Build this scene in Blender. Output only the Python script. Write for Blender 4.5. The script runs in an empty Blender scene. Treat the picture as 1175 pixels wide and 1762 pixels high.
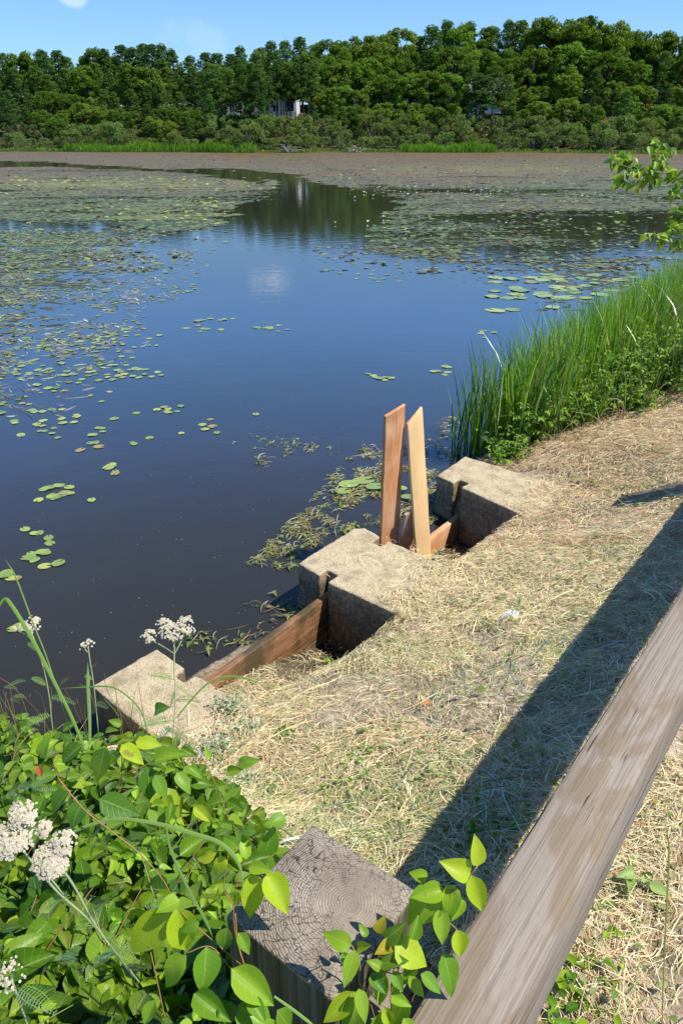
import bpy, bmesh, math
import numpy as np
from mathutils import Vector
PI = math.pi
rad = math.radians
S = bpy.context.scene
C = S.collection

# ------------------------------------------------------------------ camera
H, F, PITCH = 2.6, 1272.0, rad(27.1)
cam_d = bpy.data.cameras.new('camera'); cam = bpy.data.objects.new('camera', cam_d); C.objects.link(cam)
cam.location = (0, 0, H); cam.rotation_euler = (PI / 2 - PITCH, 0, 0)
cam_d.sensor_fit = 'VERTICAL'; cam_d.sensor_height = 36; cam_d.lens = 36 * F / 1762
cam_d.clip_start = 0.05; cam_d.clip_end = 3000
S.camera = cam
CP, SP = math.cos(PITCH), math.sin(PITCH)

def P(x, y, z):
    """photo pixel + height -> point of the place"""
    a = (x - 587.5) / F; b = (881 - y) / F
    d = np.array([a, CP + b * SP, -SP + b * CP]); t = (z - H) / d[2]
    return np.array([d[0] * t, d[1] * t, z])
def ray(x, y, t):
    a = (x - 587.5) / F; b = (881 - y) / F
    return np.array([a * t, (CP + b * SP) * t, H + (-SP + b * CP) * t])
def pix(q):
    q = np.asarray(q, float) - np.array([0, 0, H])
    w = q[..., 1] * CP - q[..., 2] * SP; w = np.where(w < 0.05, 0.05, w)
    u = q[..., 1] * SP + q[..., 2] * CP
    return 587.5 + F * q[..., 0] / w, 881 - F * u / w

# ------------------------------------------------------------------ sky, sun, exposure
SUN_EL = rad(58); sun_h = np.array([0.975, -0.22]); sun_h /= np.linalg.norm(sun_h)
SUN = np.array([sun_h[0] * math.cos(SUN_EL), sun_h[1] * math.cos(SUN_EL), math.sin(SUN_EL)])
W = bpy.data.worlds.new('World'); S.world = W; W.use_nodes = True
nt = W.node_tree; nt.nodes.clear()
sky = nt.nodes.new('ShaderNodeTexSky'); sky.sky_type = 'NISHITA'; sky.sun_disc = False
sky.sun_elevation = SUN_EL; sky.sun_rotation = math.atan2(SUN[0], SUN[1])
sky.air_density = 1.0; sky.dust_density = 0.05; sky.ozone_density = 2.2; sky.altitude = 0
bg = nt.nodes.new('ShaderNodeBackground'); bg.inputs[1].default_value = 0.103
out = nt.nodes.new('ShaderNodeOutputWorld')
tc = nt.nodes.new('ShaderNodeTexCoord')
nz = nt.nodes.new('ShaderNodeTexNoise'); nz.inputs['Scale'].default_value = 22; nz.inputs['Detail'].default_value = 6
nt.links.new(tc.outputs['Generated'], nz.inputs['Vector'])
tint = nt.nodes.new('ShaderNodeMix'); tint.data_type = 'RGBA'; tint.blend_type = 'MULTIPLY'; tint.inputs['Factor'].default_value = 1
tint.inputs['B'].default_value = (.80, .95, 1.14, 1); nt.links.new(sky.outputs[0], tint.inputs['A'])
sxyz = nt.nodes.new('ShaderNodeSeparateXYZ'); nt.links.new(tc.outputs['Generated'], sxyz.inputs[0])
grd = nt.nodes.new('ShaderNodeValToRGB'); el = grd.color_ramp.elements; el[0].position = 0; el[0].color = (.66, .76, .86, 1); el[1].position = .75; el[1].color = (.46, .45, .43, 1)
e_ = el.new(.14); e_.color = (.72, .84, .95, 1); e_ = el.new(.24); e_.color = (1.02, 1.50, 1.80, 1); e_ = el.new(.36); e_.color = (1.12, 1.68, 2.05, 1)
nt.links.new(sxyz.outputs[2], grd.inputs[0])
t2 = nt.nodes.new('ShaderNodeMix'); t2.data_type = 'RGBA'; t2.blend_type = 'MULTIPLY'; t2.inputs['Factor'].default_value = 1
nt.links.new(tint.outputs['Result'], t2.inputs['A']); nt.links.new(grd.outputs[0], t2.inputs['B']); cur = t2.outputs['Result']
def dirv(x, y, flip=False):
    v = ray(x, y, 1) - np.array([0, 0, H]); v /= np.linalg.norm(v)
    if flip: v[2] = -v[2]
    return v
for (v, w, amt) in ((dirv(128, -2), 0.020, .42), (dirv(460, 484, True), 0.026, .6), (dirv(482, 482, True), 0.024, .6), (dirv(340, 62), 0.04, .10)):
    sub = nt.nodes.new('ShaderNodeVectorMath'); sub.operation = 'SUBTRACT'; sub.inputs[1].default_value = v
    nt.links.new(tc.outputs['Generated'], sub.inputs[0])
    sc_ = nt.nodes.new('ShaderNodeVectorMath'); sc_.operation = 'MULTIPLY'; sc_.inputs[1].default_value = (1 / w, 1 / w, 2.2 / w)
    nt.links.new(sub.outputs[0], sc_.inputs[0])
    ln = nt.nodes.new('ShaderNodeVectorMath'); ln.operation = 'LENGTH'; nt.links.new(sc_.outputs[0], ln.inputs[0])
    ad = nt.nodes.new('ShaderNodeMath'); ad.operation = 'MULTIPLY_ADD'; ad.inputs[1].default_value = 3.0; ad.inputs[2].default_value = -1.5
    nt.links.new(nz.outputs[0], ad.inputs[0])
    s2 = nt.nodes.new('ShaderNodeMath'); s2.operation = 'ADD'; nt.links.new(ln.outputs['Value'], s2.inputs[0]); nt.links.new(ad.outputs[0], s2.inputs[1])
    mr = nt.nodes.new('ShaderNodeMapRange'); mr.interpolation_type = 'SMOOTHSTEP'
    mr.inputs['From Min'].default_value = 1.1; mr.inputs['From Max'].default_value = 0.3; mr.inputs['To Min'].default_value = 0; mr.inputs['To Max'].default_value = amt * .8
    nt.links.new(s2.outputs[0], mr.inputs['Value'])
    mx = nt.nodes.new('ShaderNodeMix'); mx.data_type = 'RGBA'; mx.inputs['B'].default_value = (7.5, 7.6, 8.0, 1) if v[1] and w < .024 or w == .04 else (11.5, 11.2, 11.2, 1); mx.clamp_factor = True
    nt.links.new(mr.outputs[0], mx.inputs['Factor']); nt.links.new(cur, mx.inputs['A']); cur = mx.outputs['Result']
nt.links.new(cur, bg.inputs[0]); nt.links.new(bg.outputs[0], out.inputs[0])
sl = bpy.data.lights.new('sun', 'SUN'); sl.energy = 4.9; sl.angle = rad(0.53); sl.color = (1, .955, .88)
so = bpy.data.objects.new('sun', sl); C.objects.link(so); so.rotation_euler = Vector(SUN).to_track_quat('Z', 'Y').to_euler()
S.view_settings.view_transform = 'Standard'; S.view_settings.look = 'None'; S.view_settings.gamma = 1
S.view_settings.exposure = 0.6
S.cycles.max_bounces = 6; S.cycles.transparent_max_bounces = 12; S.cycles.diffuse_bounces = 3; S.cycles.glossy_bounces = 3; S.cycles.transmission_bounces = 3
S.cycles.caustics_reflective = False; S.cycles.caustics_refractive = False

RNG = np.random.default_rng(7)
def U(a, b, n=None): return RNG.uniform(a, b, n)

# ------------------------------------------------------------------ mesh helpers
class MB:
    """collects numpy pieces into ONE mesh; per-corner 'tint' colours, per-vertex leaf coords 'lf'"""
    def __init__(s): s.v = []; s.f4 = []; s.c = []; s.l = []; s.n = 0
    def add(s, v, f, c=(1, 1, 1), l=None):
        v = np.asarray(v, float).reshape(-1, 3); f = np.asarray(f, int).reshape(-1, 4)
        c = np.asarray(c, float)
        if c.ndim == 1: c = np.tile(c, (len(v), 1))
        s.v.append(v); s.f4.append(f + s.n); s.c.append(c)
        s.l.append(np.zeros((len(v), 2)) if l is None else np.asarray(l, float)); s.n += len(v)
        return s
    def build(s, name, mat, parent=None, smooth=True, origin=None):
        v = np.concatenate(s.v); f = np.concatenate(s.f4); c = np.concatenate(s.c); l = np.concatenate(s.l)
        if origin is not None: v = v - np.asarray(origin)
        me = bpy.data.meshes.new(name)
        tri = f[:, 2] == f[:, 3]
        fq = f[~tri]; ft = f[tri][:, :3]
        me.vertices.add(len(v)); me.vertices.foreach_set('co', v.astype(np.float32).ravel())
        li = np.concatenate([fq.ravel(), ft.ravel()]).astype(np.int32)
        me.loops.add(len(li)); me.loops.foreach_set('vertex_index', li)
        np_ = len(fq) + len(ft)
        st = np.concatenate([np.arange(len(fq)) * 4, len(fq) * 4 + np.arange(len(ft)) * 3]).astype(np.int32)
        me.polygons.add(np_); me.polygons.foreach_set('loop_start', st)
        me.update(calc_edges=True)
        me.polygons.foreach_set('use_smooth', np.full(np_, smooth))
        a = me.color_attributes.new('tint', 'FLOAT_COLOR', 'POINT')
        a.data.foreach_set('color', np.concatenate([c, np.ones((len(c), 1))], 1).astype(np.float32).ravel())
        b = me.attributes.new('lf', 'FLOAT_VECTOR', 'POINT')
        b.data.foreach_set('vector', np.concatenate([l, np.zeros((len(l), 1))], 1).astype(np.float32).ravel())
        me.materials.append(mat)
        o = bpy.data.objects.new(name, me); C.objects.link(o)
        if parent: o.parent = parent
        if origin is not None: o.location = origin
        return o
def tag(o, label=None, cat=None, group=None, kind=None):
    if label: o['label'] = label
    if cat: o['category'] = cat
    if group: o['group'] = group
    if kind: o['kind'] = kind
    return o
def empty(name, loc=(0, 0, 0), label=None, cat=None, group=None, rz=0):
    o = bpy.data.objects.new(name, None); o.location = loc; o.rotation_euler[2] = rz; C.objects.link(o)
    o.empty_display_size = .1
    return tag(o, label, cat, group)
def norm(v): return v / np.maximum(np.linalg.norm(v, axis=-1, keepdims=True), 1e-9)
def ribbons(mb, Cn, Wd, wid, col, tipdark=None):
    """Cn (N,K,3) centre lines, Wd (N,3) or (N,K,3) width direction, wid (N,K) half widths, col (N,3)"""
    N, K, _ = Cn.shape
    if Wd.ndim == 2: Wd = np.repeat(Wd[:, None, :], K, 1)
    v = np.stack([Cn - Wd * wid[..., None], Cn + Wd * wid[..., None]], 2).reshape(-1, 3)
    k = np.arange(K - 1)
    f = np.stack([2 * k, 2 * k + 1, 2 * k + 3, 2 * k + 2], 1)
    f = (f[None] + (np.arange(N) * 2 * K)[:, None, None]).reshape(-1, 4)
    c = np.repeat(col[:, None, :], 2 * K, 1).reshape(-1, 3)
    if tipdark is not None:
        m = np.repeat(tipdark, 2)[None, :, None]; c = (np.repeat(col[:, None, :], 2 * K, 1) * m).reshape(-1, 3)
    t = np.linspace(0, 1, K)
    l = np.stack([np.tile([-1., 1.], K * N), np.tile(np.repeat(t, 2), N)], 1)
    mb.add(v, f, c, l)
def tube(mb, pts, r, sides=6, col=(1, 1, 1), cap=True):
    pts = np.asarray(pts, float); r = np.broadcast_to(np.asarray(r, float), (len(pts),))
    d = norm(np.gradient(pts, axis=0)); up = np.array([.3, .1, 1.]) if abs(d[0][2]) < .9 else np.array([1., .2, 0])
    a = norm(np.cross(d, up)); b = np.cross(d, a)
    th = np.arange(sides) * 2 * PI / sides
    v = pts[:, None] + r[:, None, None] * (np.cos(th)[None, :, None] * a[:, None] + np.sin(th)[None, :, None] * b[:, None])
    K = len(pts); f = []
    for i in range(K - 1):
        for j in range(sides):
            j2 = (j + 1) % sides; f.append((i * sides + j, i * sides + j2, (i + 1) * sides + j2, (i + 1) * sides + j))
    v = v.reshape(-1, 3)
    if cap:
        v = np.vstack([v, pts[-1] + d[-1] * r[-1] * .3, pts[0]]); n = K * sides
        for j in range(sides):
            j2 = (j + 1) % sides
            f.append(((K - 1) * sides + j, (K - 1) * sides + j2, n, n)); f.append((j2, j, n + 1, n + 1))
    mb.add(v, f, col)
def spline(pts, n=12):
    """Catmull-Rom through points"""
    p = np.asarray(pts, float); p = np.vstack([2 * p[0] - p[1], p, 2 * p[-1] - p[-2]]); o = []
    for i in range(1, len(p) - 2):
        for t in np.linspace(0, 1, n, endpoint=False):
            a, b, c, d = p[i - 1], p[i], p[i + 1], p[i + 2]
            o.append(.5 * (2 * b + (c - a) * t + (2 * a - 5 * b + 4 * c - d) * t * t + (3 * b - a - 3 * c + d) * t ** 3))
    o.append(p[-2]); return np.array(o)
def frames(d, n):
    """rotation matrices with y axis = d, z about n"""
    d = norm(d); x = norm(np.cross(d, n)); z = np.cross(x, d)
    return np.stack([x, d, z], -1)
def scatter(mb, tv, tf, R, T, sc, col, tl=None):
    N = len(T); n = len(tv)
    sc = np.asarray(sc, float)
    if sc.ndim == 1: sc = sc[:, None]
    v = np.einsum('nij,nkj->nki', R, tv[None] * sc[:, None, :]) + T[:, None, :]
    f = (tf[None] + (np.arange(N) * n)[:, None, None]).reshape(-1, 4)
    c = np.repeat(col[:, None, :], n, 1).reshape(-1, 3)
    mb.add(v.reshape(-1, 3), f, c, None if tl is None else np.tile(tl, (N, 1)))
def leaf_tpl(rows=7, width=.3, fold=.25, droop=.25, tip=1.0, cols=5, wave=0.0, peak=.4):
    """unit-length leaf along +y, z up"""
    t = np.linspace(0, 1, rows); v = []; l = []
    for i, y in enumerate(t):
        e = (y ** .6) * ((1 - y) ** 1.1)
        e0 = (peak ** .6) * ((1 - peak) ** 1.1)
        w = width * min(1.25, e / e0) if 0 < y < 1 else .004
        for j in np.linspace(-1, 1, cols):
            v.append((j * w, y, abs(j) ** 1.2 * w * fold * 2 - droop * y * y * .5 + wave * math.sin(y * 11 + j * 2) * abs(j)))
            l.append((j, y))
    f = []
    for i in range(rows - 1):
        for j in range(cols - 1):
            a = i * cols + j; f.append((a, a + 1, a + cols + 1, a + cols))
    return np.array(v), np.array(f), np.array(l)
def vnoise(x, y, seed=0, oct=4):
    x = np.asarray(x, float); y = np.asarray(y, float); o = np.zeros(np.broadcast(x, y).shape); a = 1; tot = 0
    for k in range(oct):
        xi = np.floor(x).astype(int); yi = np.floor(y).astype(int); fx = x - xi; fy = y - yi
        fx = fx * fx * (3 - 2 * fx); fy = fy * fy * (3 - 2 * fy)
        def h(i, j):
            n = (i * 374761393 + j * 668265263 + (seed + k) * 1442695) & 0x7fffffff
            n = ((n ^ (n >> 13)) * 1274126177) & 0x7fffffff
            return ((n ^ (n >> 16)) & 0xffff) / 65535.
        o = o + a * ((h(xi, yi) * (1 - fx) + h(xi + 1, yi) * fx) * (1 - fy) + (h(xi, yi + 1) * (1 - fx) + h(xi + 1, yi + 1) * fx) * fy)
        tot += a; a *= .5; x = x * 2.03 + 17.1; y = y * 2.03 + 5.7
    return o / tot

# ------------------------------------------------------------------ materials
class NG:
    def __init__(s, name):
        s.m = bpy.data.materials.new(name); s.m.use_nodes = True; s.t = s.m.node_tree; s.t.nodes.clear()
        s.out = s.n('OutputMaterial')
    def n(s, typ, **k):
        x = s.t.nodes.new('ShaderNode' + typ)
        for a, b in k.items(): setattr(x, a, b)
        return x
    def l(s, a, b): s.t.links.new(a, b)
    def val(s, node, **k):
        for a, b in k.items():
            i = node.inputs[a.replace('_', ' ')]
            if hasattr(b, 'links') or isinstance(b, bpy.types.NodeSocket): s.l(b, i)
            else: i.default_value = b
        return node
    def math(s, op, a, b=None, c=None, clamp=False):
        x = s.n('Math', operation=op, use_clamp=clamp)
        for i, q in enumerate((a, b, c)):
            if q is None: continue
            if isinstance(q, bpy.types.NodeSocket): s.l(q, x.inputs[i])
            else: x.inputs[i].default_value = q
        return x.outputs[0]
    def mix(s, f, a, b, mode='MIX'):
        x = s.n('Mix', data_type='RGBA', blend_type=mode)
        for k, q in (('Factor', f), ('A', a), ('B', b)):
            i = [z for z in x.inputs if z.name == k and (z.type == 'RGBA' or k == 'Factor') and z.enabled][0]
            if isinstance(q, bpy.types.NodeSocket): s.l(q, i)
            else: i.default_value = q if k == 'Factor' else (tuple(q) + (1,))[:4]
        return [z for z in x.outputs if z.type == 'RGBA'][0]
    def ramp(s, f, stops, interp='LINEAR'):
        x = s.n('ValToRGB'); x.color_ramp.interpolation = interp; e = x.color_ramp.elements
        while len(e) < len(stops): e.new(.5)
        for el, (p, c) in zip(e, stops): el.position = p; el.color = (tuple(c) + (1,))[:4] if hasattr(c, '__len__') else (c, c, c, 1)
        s.l(f, x.inputs[0]); return x.outputs[0]
    def noise(s, vec, scale, detail=4, rough=.55, dist=0):
        x = s.n('TexNoise'); x.inputs['Scale'].default_value = scale; x.inputs['Detail'].default_value = detail
        x.inputs['Roughness'].default_value = rough; x.inputs['Distortion'].default_value = dist
        if vec is not None: s.l(vec, x.inputs['Vector'])
        return x.outputs[0]
    def mapv(s, vec, scale=(1, 1, 1), loc=(0, 0, 0), rot=(0, 0, 0)):
        x = s.n('Mapping'); x.inputs['Scale'].default_value = scale; x.inputs['Location'].default_value = loc; x.inputs['Rotation'].default_value = rot
        s.l(vec, x.inputs['Vector']); return x.outputs[0]
    def attr(s, name): x = s.n('Attribute', attribute_name=name); return x
    def coord(s, k='Object'): return s.n('TexCoord').outputs[k]
    def bump(s, h, strength=.5, dist=.01, normal=None):
        x = s.n('Bump'); x.inputs['Strength'].default_value = strength; x.inputs['Distance'].default_value = dist
        s.l(h, x.inputs['Height'])
        if normal: s.l(normal, x.inputs['Normal'])
        return x.outputs[0]
    def bsdf(s, color, rough=.7, normal=None, spec=.5, **k):
        x = s.n('BsdfPrincipled')
        s.val(x, Base_Color=(tuple(color) + (1,))[:4] if not isinstance(color, bpy.types.NodeSocket) else color, Roughness=rough)
        x.inputs['Specular IOR Level'].default_value = spec
        if normal: s.l(normal, x.inputs['Normal'])
        s.val(x, **k)
        return x.outputs[0]
    def done(s, shader, disp=None): s.l(shader, s.out.inputs['Surface']); return s.m

def foliage_mat(name, trans=.35, rough=.45, gloss=.06, veins=False, back=1.6):
    g = NG(name); t = g.attr('tint').outputs['Color']
    lf = g.attr('lf').outputs['Vector']
    sep = g.n('SeparateXYZ'); g.l(lf, sep.inputs[0])
    nrm = None
    if veins:
        ax = g.math('ABSOLUTE', sep.outputs[0])
        rib = g.math('LESS_THAN', ax, .05)
        w = g.math('SINE', g.math('MULTIPLY', g.math('SUBTRACT', sep.outputs[1], g.math('MULTIPLY', ax, .22)), 46.))
        sv = g.math('MULTIPLY', g.math('POWER', g.math('MAXIMUM', w, 0.), 14.), .45)
        vv = g.math('MAXIMUM', rib, sv)
        nn = g.noise(g.coord(), 60, 3)
        t = g.mix(g.math('MULTIPLY', vv, .38), t, (.45, .55, .16)); t = g.mix(g.math('MULTIPLY', g.ramp(g.noise(g.coord(), 24, 4, .6), [(.66, 0), (.70, 1)]), .7), t, (.24, .17, .05)); t = g.mix(g.math('MULTIPLY', g.ramp(g.noise(g.coord(), 9, 2), [(.5, 0), (.72, 1)]), .4), t, (.34, .38, .03))
        t = g.mix(g.math('MULTIPLY_ADD', nn, .5, .0), t, g.mix(1.0, t, (.62, .66, .55), 'MULTIPLY'))
        nrm = g.bump(g.math('ADD', g.math('MULTIPLY', vv, -1.), g.math('MULTIPLY', nn, .8)), .35, .0015)
    d = g.n('BsdfDiffuse'); g.l(t, d.inputs[0])
    tr = g.n('BsdfTranslucent'); g.l(g.mix(1.0, t, (back, back * .95, .35), 'MULTIPLY'), tr.inputs[0])
    gl = g.n('BsdfGlossy'); gl.inputs['Roughness'].default_value = rough; gl.inputs[0].default_value = (1, 1, 1, 1)
    if nrm:
        for q in (d, gl): g.l(nrm, q.inputs['Normal'])
    m1 = g.n('MixShader'); m1.inputs[0].default_value = trans; g.l(d.outputs[0], m1.inputs[1]); g.l(tr.outputs[0], m1.inputs[2])
    m2 = g.n('MixShader'); g.l(m1.outputs[0], m2.inputs[1]); g.l(gl.outputs[0], m2.inputs[2])
    fr = g.n('Fresnel'); fr.inputs[0].default_value = 1.42
    g.l(g.math('MULTIPLY', fr.outputs[0], gloss / .04), m2.inputs[0])
    return g.done(m2.outputs[0])
M_leaf = foliage_mat('glossy_leaf', .36, .40, .017, True)
M_leaf2 = foliage_mat('matte_leaf', .35, .55, .006, True)
M_grass = foliage_mat('grass_blade', .38, .4, .012)
M_tree = foliage_mat('tree_foliage', .42, .6, .002, back=1.35)
M_straw = foliage_mat('dry_straw', .18, .6, .003, back=1.1)
def plain_tint(name, rough=.7, scale=40, amt=.4, bump=.3, dist=.003):
    g = NG(name); t = g.attr('tint').outputs['Color']; n = g.noise(g.coord(), scale, 5)
    c = g.mix(g.math('MULTIPLY', n, amt), t, (.02, .015, .01))
    return g.done(g.bsdf(c, rough, g.bump(n, bump, dist), .3))
M_stem = plain_tint('plant_stem', .5, 80, .3)
M_bark = plain_tint('tree_bark', .9, 6, .5, .8, .05)
M_floret = foliage_mat('white_floret', .3, .6, .01, back=1.05)

def wood_mat(name, base, dark, light, grain=60, rough=.75, stain=None, stain_amt=.5, axis=0, bump=.4):
    """sawn board: length along local x"""
    g = NG(name); co = g.coord()
    sc1 = [14, 14, 14]; sc1[axis] = 0.7
    w = g.mapv(co, tuple(sc1)); n1 = g.noise(w, 6, 8, .65, .3)
    sc2 = [1, 1, 1]; sc2[axis] = .035
    n2 = g.noise(g.mapv(co, tuple(sc2)), grain * 4, 4, .6)
    n3 = g.noise(co, 3.5, 4)
    c = g.ramp(n1, [(.3, dark), (.5, base), (.7, light)])
    c = g.mix(g.ramp(n2, [(.35, .55), (.55, 0)]), c, dark)
    if stain: c = g.mix(g.math('MULTIPLY', g.ramp(n3, [(.48, 0), (.62, 1)]), stain_amt), c, stain)
    h = g.math('ADD', n1, g.math('MULTIPLY', n2, .8))
    return g.done(g.bsdf(c, rough, g.bump(h, bump, .004), .25))


# ------------------------------------------------------------------ place frame: u along the dam rail, v from the rail towards the pond
R0 = np.array([.091, .589]); DU = np.array([.603, .798]); DV = np.array([-.798, .603])
def XY(u, v): return R0[0] + u * DU[0] + v * DV[0], R0[1] + u * DU[1] + v * DV[1]
def XYZ(u, v, z): x, y = XY(np.asarray(u, float), np.asarray(v, float)); return np.stack([x, y, np.broadcast_to(np.asarray(z, float), np.shape(x))], -1)
def UV(x, y): return (x - R0[0]) * DU[0] + (y - R0[1]) * DU[1], (x - R0[0]) * DV[0] + (y - R0[1]) * DV[1]
def sstep(x, a, b): t = np.clip((x - a) / (b - a), 0, 1); return t * t * (3 - 2 * t)
def far_shore(x): return 127 - .11 * x + 2.2 * np.sin(x * .09) + 1.2 * np.sin(x * .23 + 1)
def ground_z(x, y, fine=True):
    u, v = UV(x, y)
    base = np.interp(v, [-300, -2, -.6, 0, .25, .5, .85, 1.15, 1.4, 1.7, 1.95, 2.15, 2.3, 2.6, 3.5], [2, .95, .86, .78, .72, .63, .5, .38, .31, .27, .2, .1, -.25, -.6, -.9])
    rb = np.interp(v, [-300, -2, -.6, 0, .5, 1.0, 1.5, 2.0, 2.4, 2.6, 3.0, 3.8], [2, .95, .88, .8, .68, .55, .42, .22, .05, -.05, -.5, -.9])
    z = base + (rb - base) * sstep(u, 4.3, 4.9)
    lb = np.interp(v, [-300, -2, -.6, 0, .5, 1.0, 1.5, 2.0, 2.3, 2.5, 3.5], [2, .95, .86, .78, .7, .62, .5, .3, .05, -.3, -.9])
    z = z + (lb - z) * sstep(u, .95, .55)
    # pockets below the stop-log boards
    def pocket(a, b, depth, v0, v1):
        m = sstep(u, a, a + .12) * sstep(u, b, b - .12) * sstep(v, v0, v1)
        return m, depth
    for (a, b, dp, v0, v1) in ((1.15, 2.4, np.interp(u, [1.3, 1.8, 2.3], [.14, .06, -.12]), 1.40, 1.74), (2.8, 3.98, np.interp(u, [2.9, 3.8], [.0, -.13]), 1.42, 1.72)):
        m, dpt = pocket(a, b, dp, v0, v1); z = z * (1 - m) + np.minimum(z, dpt) * m
    # pond floor then far bank
    d = y - far_shore(x)
    hill = np.interp(d, [-6, -1, 0, 3, 9, 18, 30, 45, 70, 400], [-.9, -.15, .06, .4, 1.0, 3.0, 5.6, 7.5, 8.5, 9])
    hill = hill * (1 + .25 * sstep(x, 0, 60) * sstep(d, 8, 30))
    z = np.maximum(z, hill)
    if fine:
        near = np.exp(-((x - .5) ** 2 + (y - 2) ** 2) / 60.)
        z = z + near * ((vnoise(x * 3, y * 3, 3) - .5) * .07 + (vnoise(x * 14, y * 14, 5) - .5) * .022 + (vnoise(x * 40, y * 40, 9, 3) - .5) * .010)
    return z
def gz(x, y): return ground_z(np.asarray(x, float), np.asarray(y, float))

# ---- ground: one non-uniform sheet
def spread(lo, hi, a, b, step, grow):
    m = list(np.arange(a, b, step)); s = step; x = m[-1]
    while x < hi: s *= grow; x += s; m.append(x)
    s = step; x = m[0]
    while x > lo: s *= grow; x -= s; m.insert(0, x)
    return np.array(m)
gu = spread(-900, 1500, -.8, 5.2, .022, 1.07); gv = spread(-900, 1500, -1.2, 2.4, .022, 1.07)
# keep far parts fine enough for the hill
GU, GV = np.meshgrid(gu, gv, indexing='ij')
gx, gy = XY(GU, GV); gzv = ground_z(gx, gy)
def grid_faces(n, m):
    i, j = np.meshgrid(np.arange(n - 1), np.arange(m - 1), indexing='ij'); a = (i * m + j).ravel()
    return np.stack([a, a + m, a + m + 1, a + 1], 1)
g = NG('bank_soil'); pos = g.n('NewGeometry').outputs['Position']
n1 = g.noise(pos, 2.2, 5); n2 = g.noise(pos, 30, 6, .65); n3 = g.noise(pos, 220, 4, .7)
c = g.ramp(n2, [(.36, (.26, .19, .12)), (.5, (.52, .40, .27)), (.62, (.68, .54, .39))])
c = g.mix(g.math('MULTIPLY', g.ramp(n1, [(.42, 0), (.6, 1)]), .55), c, (.17, .15, .06))
c = g.mix(g.math('MULTIPLY', g.ramp(n3, [(.38, 1), (.48, 0)]), .65), c, (.12, .085, .055))
sz = g.n('SeparateXYZ'); g.l(pos, sz.inputs[0])
far = g.n('MapRange'); far.inputs['From Min'].default_value = 30; far.inputs['From Max'].default_value = 80; g.l(sz.outputs[1], far.inputs[0])
c = g.mix(far.outputs[0], c, g.mix(n1, (.10, .075, .04), (.045, .06, .02)))
wet = g.n('MapRange'); wet.inputs['From Min'].default_value = .16; wet.inputs['From Max'].default_value = .0; g.l(sz.outputs[2], wet.inputs[0])
c = g.mix(g.math('MULTIPLY', wet.outputs[0], .85), c, (.02, .016, .011))
M_soil = g.done(g.bsdf(c, .9, g.bump(g.math('ADD', n2, n3), .7, .02), .2))
mb = MB(); mb.add(np.stack([gx, gy, gzv], -1).reshape(-1, 3), grid_faces(len(gu), len(gv)))
tag(mb.build('ground', M_soil), kind='structure')

# far bank hill (finer sheet, 5 cm above the ground sheet)
hx = np.arange(-150, 151, 2.); hd = np.concatenate([np.arange(-3, 40, 1.), np.arange(40, 120, 5.)])
HX, HD = np.meshgrid(hx, hd, indexing='ij'); HY = HD + far_shore(HX)
HZ = ground_z(HX, HY, False) + .12 + np.where(HD > 1, (vnoise(HX * .3, HY * .3, 4) - .5) * .8, 0)
g = NG('hill_soil'); pos = g.n('NewGeometry').outputs['Position']
n1 = g.noise(pos, .25, 5); n2 = g.noise(pos, 2.5, 5)
c = g.ramp(n1, [(.35, (.02, .03, .008)), (.52, (.05, .045, .02)), (.62, (.12, .075, .035))])
c = g.mix(g.math('MULTIPLY', n2, .6), c, (.02, .025, .01))
# bare orange-brown slope below the white house
sb = g.n('VectorMath', operation='SUBTRACT'); sb.inputs[1].default_value = (25.5, 141, 3.5); g.l(pos, sb.inputs[0])
sm = g.n('VectorMath', operation='MULTIPLY'); sm.inputs[1].default_value = (1 / 5., 1 / 7., 1 / 5.); g.l(sb.outputs[0], sm.inputs[0])
sl_ = g.n('VectorMath', operation='LENGTH'); g.l(sm.outputs[0], sl_.inputs[0])
c = g.mix(g.ramp(g.math('ADD', sl_.outputs['Value'], g.math('MULTIPLY', n2, .4)), [(.75, 1), (1.0, 0)]), c, (.42, .17, .07))
M_hill = g.done(g.bsdf(c, .95, None, .1))
mb = MB(); mb.add(np.stack([HX, HY, HZ], -1).reshape(-1, 3), grid_faces(len(hx), len(hd)))
tag(mb.build('hill', M_hill), kind='structure')

# ---- water: starts at the board line, so the ground below the dam may lie lower
g = NG('pond_water'); pos = g.n('NewGeometry').outputs['Position']
w1 = g.noise(g.mapv(pos, (1, 1.3, 1)), 2.4, 3, .5); w2 = g.noise(g.mapv(pos, (1, 1.6, 1)), 11, 2, .5)
h = g.math('ADD', g.math('MULTIPLY', w1, .8), g.math('MULTIPLY', w2, .2))
mud = g.noise(pos, .6, 3)
c = g.mix(mud, (.018, .018, .016), (.030, .028, .022))
M_water = g.done(g.bsdf(c, .02, g.bump(h, .16, .02), .5, IOR=1.36))
mb = MB(); wu = np.array([-900, 0, 5, 30, 1500.]); wv = np.array([1.975, 2.5, 30, 300])
A, B = np.meshgrid(wu, wv, indexing='ij'); wx, wy = XY(A, B)
mb.add(np.stack([wx, wy, 0 * wx], -1).reshape(-1, 3), grid_faces(len(wu), len(wv)))
tag(mb.build('water', M_water, smooth=False), kind='structure')

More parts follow.
